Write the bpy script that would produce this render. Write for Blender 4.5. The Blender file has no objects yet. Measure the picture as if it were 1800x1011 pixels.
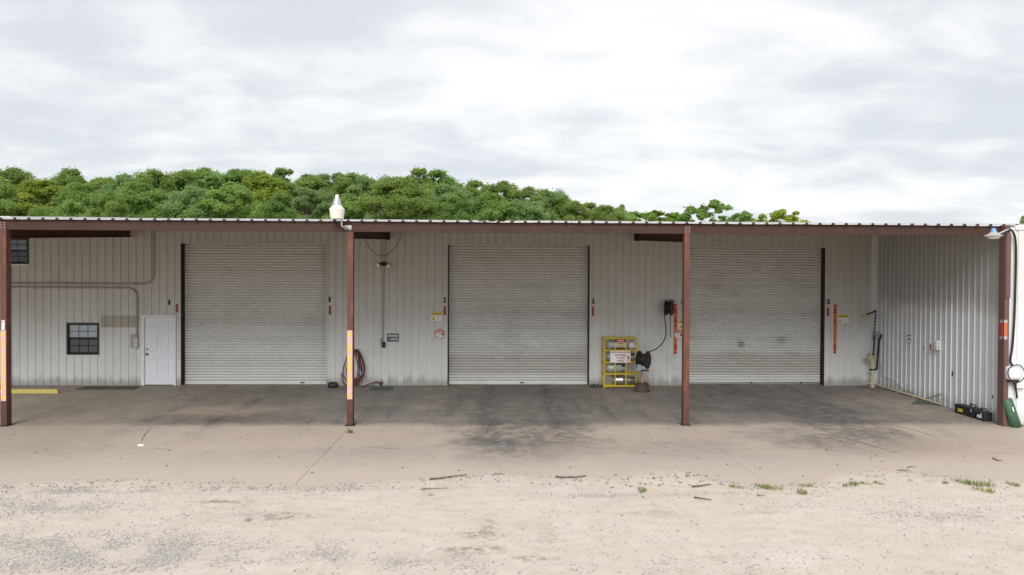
import bpy, math, random
import numpy as np
from mathutils import Vector, Matrix, noise as mnoise
R = math.radians
rng = random.Random(7)
npr = np.random.default_rng(11)
SC = bpy.context.scene
COL = SC.collection

# ------------------------------------------------------------------ camera
FPX, PITCH, YAW, ROLL, HC = 1299.08, 0.01276, 0.02818, 0.00446, 3.34105
DF, DB, X0, ZW, XS = 16.77, 22.45, -10.787, 0.0717, 11.915      # post line, wall line, first post, floor rise, side wall
BAY = 7.62
_r = Vector((math.cos(YAW), -math.sin(YAW), 0)); _f0 = Vector((math.sin(YAW), math.cos(YAW), 0))
FW = _f0*math.cos(PITCH) - Vector((0, 0, math.sin(PITCH)))
_u = _f0*math.sin(PITCH) + Vector((0, 0, math.cos(PITCH)))
RT = _r*math.cos(ROLL) + _u*math.sin(ROLL)
UP = _u*math.cos(ROLL) - _r*math.sin(ROLL)
cam = bpy.data.objects.new('camera', bpy.data.cameras.new('camera')); COL.objects.link(cam)
m = Matrix((RT, UP, -FW)).transposed().to_4x4(); m.translation = (0, 0, HC)
cam.matrix_world = m
cam.data.sensor_width = 36; cam.data.lens = FPX/1800*36
cam.data.clip_start = .1; cam.data.clip_end = 3000
SC.camera = cam

# ------------------------------------------------------------------ world, sun, exposure
SUN_EL, SUN_AZ = 38, 190      # azimuth: clockwise from +Y (north), direction the light comes from
w = bpy.data.worlds.new('World'); SC.world = w; w.use_nodes = True
nt = w.node_tree; nt.nodes.clear()
def wn(t, **k):
    n = nt.nodes.new(t)
    for a, b in k.items(): setattr(n, a, b)
    return n
def wmath(op, a, b=None, c=False):
    n = wn('ShaderNodeMath', operation=op); n.use_clamp = c
    for i, v in enumerate((a, b)):
        if v is None: continue
        if isinstance(v, (int, float)): n.inputs[i].default_value = v
        else: nt.links.new(v, n.inputs[i])
    return n.outputs[0]
def wmap(v, a, b, c=0., d=1.):
    n = wn('ShaderNodeMapRange', interpolation_type='SMOOTHSTEP'); nt.links.new(v, n.inputs['Value'])
    for k, x in zip(('From Min', 'From Max', 'To Min', 'To Max'), (a, b, c, d)): n.inputs[k].default_value = x
    return n.outputs[0]
sky = wn('ShaderNodeTexSky', sky_type='NISHITA'); sky.sun_disc = False
sky.sun_elevation = R(SUN_EL); sky.sun_rotation = R(SUN_AZ)
tc = wn('ShaderNodeTexCoord'); sp = wn('ShaderNodeSeparateXYZ'); nt.links.new(tc.outputs['Generated'], sp.inputs[0])
zz = wmath('ADD', wmath('ABSOLUTE', sp.outputs[2]), .24)
cb = wn('ShaderNodeCombineXYZ')
nt.links.new(wmath('DIVIDE', sp.outputs[0], zz), cb.inputs[0]); nt.links.new(wmath('DIVIDE', sp.outputs[1], zz), cb.inputs[1])
def wnoise(scale, det, rough, off, dist=0.):
    mp = wn('ShaderNodeMapping'); nt.links.new(cb.outputs[0], mp.inputs[0])
    mp.inputs['Location'].default_value = off; mp.inputs['Scale'].default_value = scale
    n = wn('ShaderNodeTexNoise'); nt.links.new(mp.outputs[0], n.inputs['Vector'])
    n.inputs['Scale'].default_value = 1; n.inputs['Detail'].default_value = det; n.inputs['Roughness'].default_value = rough
    n.inputs['Distortion'].default_value = dist
    return n.outputs[0]
n1 = wnoise((1.25, 1.5, 1), 5, .5, (3.1, 1.7, 0), .4)
n2 = wnoise((3.4, 5.2, 1), 6, .52, (7.7, 2.2, 4), .4)
ns = wmath('ADD', wmath('MULTIPLY', n1, .58), wmath('MULTIPLY', n2, .42))
vd = wn('ShaderNodeVectorMath', operation='DOT_PRODUCT'); nt.links.new(tc.outputs['Generated'], vd.inputs[0])
bd = (FW*1299 + RT*230 + UP*330).normalized(); vd.inputs[1].default_value = bd
glow = wmap(vd.outputs['Value'], .93, 1.0)                           # the thin bright part of the cloud deck
cl = wmap(wmath('ADD', ns, wmath('MULTIPLY', glow, .085)), .42, .66)
mxc = wn('ShaderNodeMix', data_type='RGBA'); nt.links.new(cl, mxc.inputs[0])
mxc.inputs[6].default_value = (5.8, 6.05, 6.45, 1); mxc.inputs[7].default_value = (7.95, 8.0, 8.05, 1)
mxs = wn('ShaderNodeMix', data_type='RGBA'); mxs.inputs[0].default_value = .95
nt.links.new(sky.outputs[0], mxs.inputs[6]); nt.links.new(mxc.outputs[2], mxs.inputs[7])
bg = wn('ShaderNodeBackground'); bg.inputs['Strength'].default_value = .1
nt.links.new(mxs.outputs[2], bg.inputs[0])
nt.links.new(bg.outputs[0], wn('ShaderNodeOutputWorld').inputs[0])
sun = bpy.data.objects.new('sun', bpy.data.lights.new('sun', 'SUN')); COL.objects.link(sun)
sun.data.energy = 2.2; sun.data.angle = R(36); sun.data.color = (1, .98, .95)
sd = Vector((math.sin(R(SUN_AZ))*math.cos(R(SUN_EL)), math.cos(R(SUN_AZ))*math.cos(R(SUN_EL)), math.sin(R(SUN_EL))))
sun.rotation_euler = sd.to_track_quat('Z', 'Y').to_euler(); sun.location = (0, 0, 30)
vs = SC.view_settings; SC.display_settings.display_device = 'sRGB'
vs.view_transform = 'Standard'; vs.look = 'None'; vs.gamma = 1; vs.use_curve_mapping = False; vs.exposure = .38

# ------------------------------------------------------------------ helpers: where things stand
def ray(px, py):
    return FW*FPX + RT*(px-900) - UP*(py-505.5)
def at_y(px, py, y): d = ray(px, py); return Vector((0, 0, HC)) + d*(y/d.y)
def at_x(px, py, x): d = ray(px, py); return Vector((0, 0, HC)) + d*(x/d.x)
def zg(y): return 0 if y < DF-.15 else ZW*(y-DF+.15)/(DB-DF+.15)
def gnd(px, py):
    z = 0
    for _ in range(12):
        d = ray(px, py); p = Vector((0, 0, HC)) + d*((z-HC)/d.z); z = zg(p.y)
    return Vector((p.x, p.y, z))
def rect(a, b, c, d, y):
    p, q = at_y(a, d, y), at_y(c, b, y); return p.x, q.x, p.z, q.z

# ------------------------------------------------------------------ helpers: meshes
WLOC = {}
class MB:
    def __init__(s): s.v = []; s.f = []
    def add(s, vs, fs):
        n = len(s.v); s.v += [tuple(v) for v in vs]; s.f += [tuple(i+n for i in f) for f in fs]; return s
    def box(s, x0, x1, y0, y1, z0, z1):
        return s.add([(x0,y0,z0),(x1,y0,z0),(x1,y1,z0),(x0,y1,z0),(x0,y0,z1),(x1,y0,z1),(x1,y1,z1),(x0,y1,z1)],
              [(0,3,2,1),(4,5,6,7),(0,1,5,4),(1,2,6,5),(2,3,7,6),(3,0,4,7)])
    def cbox(s, c, d): return s.box(c[0]-d[0]/2, c[0]+d[0]/2, c[1]-d[1]/2, c[1]+d[1]/2, c[2]-d[2]/2, c[2]+d[2]/2)
    def prism(s, pts, y0, y1):                         # polygon in x,z pushed along y
        n = len(pts)
        return s.add([(x,y0,z) for x,z in pts]+[(x,y1,z) for x,z in pts],
              [tuple(range(n)), tuple(range(2*n-1,n-1,-1))]+[(i,i+n,(i+1)%n+n,(i+1)%n) for i in range(n)])
    def tube(s, path, r, n=8, cap=True, closed=False):
        P = [Vector(p) for p in path]; k = len(P); rr = r if isinstance(r, (list, tuple)) else [r]*k
        up = Vector((0,0,1)); vs = []; prev = None
        for i in range(k):
            if closed: t = P[(i+1)%k]-P[i-1]
            else: t = P[min(i+1,k-1)]-P[max(i-1,0)]
            t.normalize()
            a = (prev - t*prev.dot(t)) if prev is not None else t.cross(up)
            if a.length < 1e-4: a = t.cross(Vector((1,0,0)))
            a.normalize(); prev = a; b = t.cross(a)
            vs += [P[i]+(a*math.cos(2*math.pi*j/n)+b*math.sin(2*math.pi*j/n))*rr[i] for j in range(n)]
        fs = [(i*n+j, i*n+(j+1)%n, (i+1)*n+(j+1)%n, (i+1)*n+j) for i in range(k-1) for j in range(n)]
        if closed: fs += [((k-1)*n+j, (k-1)*n+(j+1)%n, (j+1)%n, j) for j in range(n)]
        elif cap: fs += [tuple(range(n-1,-1,-1)), tuple((k-1)*n+j for j in range(n))]
        return s.add(vs, fs)
    def lathe(s, c, ax, prof, n=20):                   # prof: (along axis, radius)
        c = Vector(c); ax = Vector(ax).normalized(); a = ax.cross(Vector((0,0,1)) if abs(ax.z) < .9 else Vector((1,0,0))).normalized(); b = ax.cross(a)
        vs = [c+ax*h+(a*math.cos(2*math.pi*j/n)+b*math.sin(2*math.pi*j/n))*max(r,1e-4) for h, r in prof for j in range(n)]
        k = len(prof)
        fs = [(i*n+j, i*n+(j+1)%n, (i+1)*n+(j+1)%n, (i+1)*n+j) for i in range(k-1) for j in range(n)]
        fs += [tuple(range(n-1,-1,-1)), tuple((k-1)*n+j for j in range(n))]
        return s.add(vs, fs)
    def xf(s, M):
        s.v = [tuple(M @ Vector(v)) for v in s.v]; return s
    def mesh(s, name, mat, off=(0,0,0), smooth=True):
        me = bpy.data.meshes.new(name)
        me.from_pydata([(v[0]-off[0], v[1]-off[1], v[2]-off[2]) for v in s.v], [], s.f)
        if mat: me.materials.append(mat)
        if smooth:
            me.polygons.foreach_set('use_smooth', [True]*len(me.polygons)); me.set_sharp_from_angle(angle=R(34))
        me.update(); return me
    def build(s, name, mat, parent=None, smooth=True, bev=0):
        a = np.array(s.v); lo, hi = a.min(0), a.max(0)
        o = ((lo[0]+hi[0])/2, (lo[1]+hi[1])/2, lo[2])
        ob = put(name, s.mesh(name, mat, o, smooth), o, parent)
        if bev:
            b = ob.modifiers.new('edge', 'BEVEL'); b.width = bev; b.segments = 2; b.limit_method = 'ANGLE'
        return ob
def put(name, me, loc, parent=None):
    ob = bpy.data.objects.new(name, me); COL.objects.link(ob)
    WLOC[ob] = Vector(loc)
    if parent is not None: ob.parent = parent; ob.location = Vector(loc)-WLOC[parent]
    else: ob.location = loc
    return ob
def tag(o, label=None, cat=None, group=None, kind=None):
    for k, v in (('label', label), ('category', cat), ('group', group), ('kind', kind)):
        if v: o[k] = v
    return o
def thing(name, label, cat, loc, group=None):
    o = bpy.data.objects.new(name, None); COL.objects.link(o); o.location = loc; WLOC[o] = Vector(loc)
    o.empty_display_size = .2
    return tag(o, label, cat, group)
def setting(name, loc=(0,0,0)):
    o = bpy.data.objects.new(name, None); COL.objects.link(o); o.location = loc; WLOC[o] = Vector(loc); o['kind'] = 'structure'; return o
def text_mesh(txt, x0, x1, z0, z1, y, bold=.0, shear=0):
    cu = bpy.data.curves.new('lettering', 'FONT'); cu.body = txt; cu.size = 1; cu.offset = bold; cu.shear = shear; cu.resolution_u = 3
    cu.align_x = 'CENTER'
    ob = bpy.data.objects.new('tmp', cu); COL.objects.link(ob)
    me = bpy.data.meshes.new_from_object(ob.evaluated_get(bpy.context.evaluated_depsgraph_get()))
    mb = MB(); V = np.array([tuple(v.co) for v in me.vertices]); lo, hi = V.min(0), V.max(0)
    d = np.maximum(hi-lo, 1e-5)
    vs = [(x0+(v[0]-lo[0])/d[0]*(x1-x0), y, z0+(v[1]-lo[1])/d[1]*(z1-z0)) for v in V]
    mb.add(vs, [tuple(p.vertices) for p in me.polygons])
    COL.objects.unlink(ob); bpy.data.objects.remove(ob); bpy.data.curves.remove(cu); bpy.data.meshes.remove(me)
    return mb

# ------------------------------------------------------------------ helpers: materials
class G:
    def __init__(s, name):
        s.m = bpy.data.materials.new(name); s.m.use_nodes = True; s.t = s.m.node_tree
        s.b = s.t.nodes['Principled BSDF']; s.pos = s.n('ShaderNodeNewGeometry').outputs['Position']
        s._xyz = None
    def n(s, t, **k):
        n = s.t.nodes.new(t)
        for a, b in k.items(): setattr(n, a, b)
        return n
    def set(s, sock, v):
        if isinstance(v, (int, float)): sock.default_value = v
        elif isinstance(v, (tuple, list)): sock.default_value = tuple(v)+((1,) if len(v) == 3 and len(sock.default_value) == 4 else ())
        else: s.t.links.new(v, sock)
    def xyz(s):
        if s._xyz is None:
            q = s.n('ShaderNodeSeparateXYZ'); s.set(q.inputs[0], s.pos); s._xyz = q.outputs
        return s._xyz
    def mt(s, op, a, b=0., clamp=False):
        n = s.n('ShaderNodeMath', operation=op); n.use_clamp = clamp; s.set(n.inputs[0], a); s.set(n.inputs[1], b); return n.outputs[0]
    def mix(s, f, a, b, mode='MIX'):
        n = s.n('ShaderNodeMix', data_type='RGBA', blend_type=mode); s.set(n.inputs[0], f); s.set(n.inputs[6], a); s.set(n.inputs[7], b); return n.outputs[2]
    def noise(s, scale=1., det=4., rough=.5, sc=(1,1,1), off=(0,0,0), vec=None, dist=0.):
        mp = s.n('ShaderNodeMapping'); s.set(mp.inputs[0], vec or s.pos); mp.inputs['Scale'].default_value = sc; mp.inputs['Location'].default_value = off
        n = s.n('ShaderNodeTexNoise'); s.set(n.inputs['Vector'], mp.outputs[0])
        for k, v in (('Scale', scale), ('Detail', det), ('Roughness', rough), ('Distortion', dist)): n.inputs[k].default_value = v
        return n.outputs[0]
    def ramp(s, v, a, b, c=0., d=1.):
        n = s.n('ShaderNodeMapRange', interpolation_type='SMOOTHSTEP'); s.set(n.inputs['Value'], v)
        for k, x in zip(('From Min', 'From Max', 'To Min', 'To Max'), (a, b, c, d)): n.inputs[k].default_value = x
        return n.outputs[0]
    def blob(s, x, y, rx, ry, warp=None, soft=.9):     # soft elliptical stain on the ground
        X, Y, _ = s.xyz()
        a = s.mt('POWER', s.mt('DIVIDE', s.mt('SUBTRACT', X, x), rx), 2); b = s.mt('POWER', s.mt('DIVIDE', s.mt('SUBTRACT', Y, y), ry), 2)
        d = s.mt('SQRT', s.mt('ADD', a, b))
        if warp is not None: d = s.mt('ADD', d, s.mt('MULTIPLY', s.mt('SUBTRACT', warp, .5), 2.3))
        return s.ramp(d, 1+soft*.5, 1-soft*.5)
    def bump(s, h, strength=.3, dist=.01):
        n = s.n('ShaderNodeBump'); n.inputs['Strength'].default_value = strength; n.inputs['Distance'].default_value = dist
        s.set(n.inputs['Height'], h); s.t.links.new(n.outputs[0], s.b.inputs['Normal'])
    def out(s, col, rough=.6, metal=0., spec=.4):
        s.set(s.b.inputs['Base Color'], col); s.set(s.b.inputs['Roughness'], rough); s.set(s.b.inputs['Metallic'], metal); s.b.inputs['Specular IOR Level'].default_value = spec
        return s.m
def mul(c, k): return tuple(x*k for x in c)
def simple(name, c, rough=.6, metal=0., var=.18, scale=6., dirt=None, dirt_amt=.5, bump=0., spec=.4):
    g = G(name)
    col = g.mix(g.noise(scale, 5, .6), mul(c, 1-var), mul(c, 1+var))
    if dirt: col = g.mix(g.mt('MULTIPLY', g.ramp(g.noise(scale*2.3, 6, .65, off=(5,2,8)), .48, .68), dirt_amt), col, dirt)
    if bump: g.bump(g.noise(scale*8, 4, .6), bump, .005)
    return g.out(col, rough, metal, spec)

# painted wall sheeting of the warehouse
def wall_paint(name, c, dirtk=1., grime=(.30,.25,.19), side=False):
    g = G(name); X, Y, Z = g.xyz()
    col = g.mix(g.noise(.7, 4, .55), mul(c, .93), mul(c, 1.05))
    streak = g.ramp(g.noise(1, 5, .6, sc=(9, 9, .35)), .5, .78)
    col = g.mix(g.mt('MULTIPLY', streak, .22*dirtk), col, mul(grime, 1.0))
    dust = g.ramp(g.noise(2.2, 6, .62, off=(3, 1, 0)), .52, .75)
    col = g.mix(g.mt('MULTIPLY', dust, .2*dirtk), col, grime)
    # splashed dirt along the foot of the wall with its own ragged edge
    foot = g.ramp(g.mt('ADD', Z, g.mt('MULTIPLY', g.noise(5, 5, .6, sc=(1,1,.3)), -.55)), .12, -.16)
    col = g.mix(g.mt('MULTIPLY', foot, .55*dirtk), col, (.16,.13,.10))
    specks = g.ramp(g.noise(14, 3, .7, off=(9, 9, 2)), .72, .80)
    col = g.mix(g.mt('MULTIPLY', specks, .5*dirtk), col, (.10,.085,.07))
    # long tan film painted in for canopy shade on the upper half, with some dust
    shade_film = g.ramp(g.mt('ADD', Z, g.mt('MULTIPLY', g.noise(.9, 4, .6), 1.2)), 1.7, 4.4)
    col = g.mix(g.mt('MULTIPLY', shade_film, .54*dirtk), col, (.35,.31,.235))
    if side:                                               # darker grey upper half of the side sheeting, with a ragged lower edge
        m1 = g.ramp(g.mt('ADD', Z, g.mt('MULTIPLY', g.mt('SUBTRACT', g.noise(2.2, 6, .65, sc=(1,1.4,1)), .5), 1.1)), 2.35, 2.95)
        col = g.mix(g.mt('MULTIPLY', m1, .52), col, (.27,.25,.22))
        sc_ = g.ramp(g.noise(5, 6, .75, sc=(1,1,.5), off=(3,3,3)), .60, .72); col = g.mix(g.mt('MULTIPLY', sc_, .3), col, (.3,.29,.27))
    g.bump(g.noise(1.6, 3, .5), .12, .02)
    return g.out(col, g.ramp(g.noise(3), .3, .7, .38, .55), 0, .4)
M_WALL = wall_paint('wall_paint', (.675,.685,.67))
M_WALL_TAN = wall_paint('wall_paint_tan', (.43,.40,.345))
M_WHITE = wall_paint('white_sheeting', (.76,.775,.79), .35)
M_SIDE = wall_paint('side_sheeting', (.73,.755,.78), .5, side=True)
M_SLAT = None
def slat_mat():
    g = G('door_slat_paint'); X, Y, Z = g.xyz()
    oi = g.n('ShaderNodeObjectInfo').outputs['Random']
    c = (.73,.735,.71)
    col = g.mix(g.noise(.8, 4, .55, sc=(1,1,1.5)), mul(c, .9), mul(c, 1.06))
    col = g.mix(g.ramp(oi, .55, 1, 0, .14), col, (.36,.32,.27))
    st = g.ramp(g.noise(1, 6, .62, sc=(.8, 1, 1.6), off=(2,0,7)), .50, .76)
    col = g.mix(g.mt('MULTIPLY', st, .26), col, (.25,.21,.17))
    band = g.mt('MULTIPLY', g.ramp(Z, .30, .5), g.ramp(Z, 1.12, .9))
    band = g.mt('MULTIPLY', band, g.ramp(X, -4.5, -1.5))
    col = g.mix(g.mt('MULTIPLY', band, .36), col, (.30,.25,.20))
    shade_film = g.ramp(g.mt('ADD', Z, g.noise(.8)), 1.9, 4.9)  # canopy shade put into the slat colour, stronger towards the top
    col = g.mix(g.mt('MULTIPLY', shade_film, .38), col, (.40,.35,.28))
    def vblob(x, z, rx, rz):
        a = g.mt('POWER', g.mt('DIVIDE', g.mt('SUBTRACT', X, x), rx), 2); b = g.mt('POWER', g.mt('DIVIDE', g.mt('SUBTRACT', Z, z), rz), 2)
        return g.ramp(g.mt('ADD', g.mt('SQRT', g.mt('ADD', a, b)), g.mt('MULTIPLY', g.noise(3), .5)), 1.3, .5)
    for px, py, r, q, cc, k in ((1302,605,.17,.15,(.16,.15,.14),.55),(1372,598,.22,.16,(.22,.2,.2),.35),(940,606,.3,.16,(.8,.8,.8),.5),(880,610,.2,.12,(.8,.8,.8),.4),(880,628,.25,.08,(.78,.78,.78),.35)):
        p = at_y(px, py, DB+.24); col = g.mix(g.mt('MULTIPLY', vblob(p.x, p.z, r, q), k), col, cc)
    sc = g.ramp(g.noise(1, 3, .8, sc=(3,1,9), off=(1,4,2)), .76, .82)
    col = g.mix(g.mt('MULTIPLY', sc, .5), col, (.13,.12,.11))
    return g.out(col, .5, 0, .35)
M_SLAT = slat_mat()
def rust_mat(name, c, rust=(.30,.085,.03), amt=.6, foot=False):
    g = G(name)
    col = g.mix(g.noise(2.2, 5, .6, sc=(1,1,.5)), mul(c, .75), mul(c, 1.2))
    r = g.ramp(g.noise(3.4, 7, .68, sc=(1.3,1.3,.45), off=(4,4,1)), .47, .68)
    col = g.mix(g.mt('MULTIPLY', r, amt), col, rust)
    s = g.ramp(g.noise(9, 6, .7, off=(1,7,3)), .62, .70)
    col = g.mix(g.mt('MULTIPLY', s, .5), col, (.05,.03,.025))
    if foot:
        ft = g.ramp(g.mt('ADD', g.xyz()[2], g.mt('MULTIPLY', g.noise(3, 6, .7), .8)), 1.5, .55); col = g.mix(g.mt('MULTIPLY', ft, .75), col, (.07,.038,.03))
        ch = g.ramp(g.noise(6, 5, .75, sc=(1,1,.6), off=(8,1,8)), .70, .74); col = g.mix(g.mt('MULTIPLY', ch, .7), col, (.45,.36,.32))
    g.bump(g.noise(30, 5, .6), .25, .004)
    return g.out(col, .62, 0, .35)
M_BROWN = rust_mat('brown_steel', (.056,.026,.019), (.085,.040,.029), .45)
M_POST = rust_mat('rusty_post', (.13,.055,.04), (.25,.10,.058), .75, True)
M_JAMB = rust_mat('brown_jamb', (.07,.028,.022), (.08,.03,.02), .3)
M_TRIM = rust_mat('brown_trim', (.15,.083,.076), (.18,.10,.09), .4)
M_ROOF = simple('roof_sheet_metal', (.66,.66,.65), .45, .25, .1, 2, (.35,.3,.25), .3)
M_UNDER = simple('roof_underside', (.24,.195,.16), .7, 0, .2, 2)  # unseen face, made dark brown to cut bounce light on the wall top
M_GALV = simple('galvanised', (.5,.51,.52), .45, .4, .12, 8, (.3,.28,.25), .3)
M_PIPE = simple('grey_conduit', (.36,.345,.32), .5, .1, .15, 5, (.2,.16,.12), .4)
M_CREAM = simple('cream_paint', (.68,.58,.38), .5, 0, .12, 9, (.25,.17,.1), .4)
M_BLACK = simple('black_rubber', (.022,.021,.02), .55, 0, .3, 10, (.08,.075,.07), .3)
M_DARK = simple('dark_bronze', (.035,.03,.027), .4, .2, .2, 8)
M_YEL = simple('yellow_paint', (.62,.46,.03), .5, 0, .15, 9, (.25,.17,.05), .35)
M_KERB = simple('kerb_yellow', (.50,.42,.12), .8, 0, .15, 8, (.3,.26,.14), .45, .3)
M_RED = simple('red_reflector', (.32,.025,.025), .4, 0, .1, 12)
M_SIGNRED = simple('sign_red', (.50,.035,.02), .45, 0, .12, 9, (.25,.05,.04), .4)
M_ORNG = simple('sign_orange', (.85,.33,.02), .5, 0, .08, 20)
M_PINK = simple('faded_pink', (.74,.40,.36), .55, 0, .1, 7, (.72,.52,.5), .6)
M_YTXT = simple('letter_yellow', (.92,.56,.01), .5, 0, .08, 15)
M_WSIGN = simple('sign_white', (.86,.86,.85), .5, 0, .06, 9, (.5,.47,.42), .2)
M_INK = simple('ink_black', (.018,.018,.02), .6, 0, .1, 9)
M_SIGNY = simple('sign_yellow', (.72,.55,.03), .5, 0, .08, 9)
M_PURP = simple('ink_maroon', (.28,.03,.07), .6, 0, .1, 9)
M_DOORW = simple('white_door', (.78,.82,.87), .42, 0, .05, 3, (.5,.5,.5), .25)
M_FRAMEW = simple('door_frame_white', (.80,.79,.76), .5, 0, .07, 5, (.35,.3,.25), .3)
M_BRASS = simple('brass', (.22,.11,.05), .35, .8, .2, 9)
M_CYL = simple('cylinder_paint', (.46,.48,.46), .38, .15, .15, 7, (.24,.2,.15), .4)
M_ALU = simple('bare_aluminium', (.58,.59,.60), .28, .85, .1, 7)
M_HOSE = simple('red_hose', (.115,.032,.028), .5, 0, .2, 12)
M_MAT = simple('green_mat', (.11,.125,.105), .9, 0, .3, 30, (.1,.09,.08), .4)
M_GREEN = simple('green_cover', (.045,.115,.06), .5, 0, .15, 5, (.12,.2,.12), .4)
M_LENS = simple('lamp_lens', (.80,.76,.66), .35, 0, .04, 9)
M_BLUE = simple('blue_cap', (.20,.36,.66), .4, 0, .1, 9)
M_RUSTW = rust_mat('rusty_wheel', (.085,.06,.05), (.16,.10,.08), .6)
M_POLE = simple('tan_pole', (.35,.20,.12), .6, 0, .15, 9)
M_PLASTIC = simple('white_plastic', (.72,.73,.75), .45, 0, .05, 6)
M_SHADE = simple('blind_white', (.86,.89,.92), .6, 0, .05, 6)
M_BLUETAG = simple('blue_tape', (.22,.32,.42), .5, 0, .1, 9)
M_STONE = None

def glass_mat():
    m_ = bpy.data.materials.new('window_glass'); m_.use_nodes = True; t = m_.node_tree; t.nodes.clear()
    tr = t.nodes.new('ShaderNodeBsdfTransparent'); tr.inputs[0].default_value = (.90,.93,.95,1)
    gl = t.nodes.new('ShaderNodeBsdfGlossy'); gl.inputs['Roughness'].default_value = .03
    mx = t.nodes.new('ShaderNodeMixShader'); o = t.nodes.new('ShaderNodeOutputMaterial')
    mx.inputs[0].default_value = .07; t.links.new(tr.outputs[0], mx.inputs[1]); t.links.new(gl.outputs[0], mx.inputs[2]); t.links.new(mx.outputs[0], o.inputs[0])
    return m_
M_GLASS = glass_mat()
def screen_mat():
    m_ = bpy.data.materials.new('insect_screen'); m_.use_nodes = True; t = m_.node_tree; t.nodes.clear()
    tr = t.nodes.new('ShaderNodeBsdfTransparent'); df = t.nodes.new('ShaderNodeBsdfDiffuse'); df.inputs[0].default_value = (.03,.03,.03,1)
    mx = t.nodes.new('ShaderNodeMixShader'); mx.inputs[0].default_value = .30; o = t.nodes.new('ShaderNodeOutputMaterial')
    t.links.new(tr.outputs[0], mx.inputs[1]); t.links.new(df.outputs[0], mx.inputs[2]); t.links.new(mx.outputs[0], o.inputs[0]); return m_
M_SCREEN = screen_mat()

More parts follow.
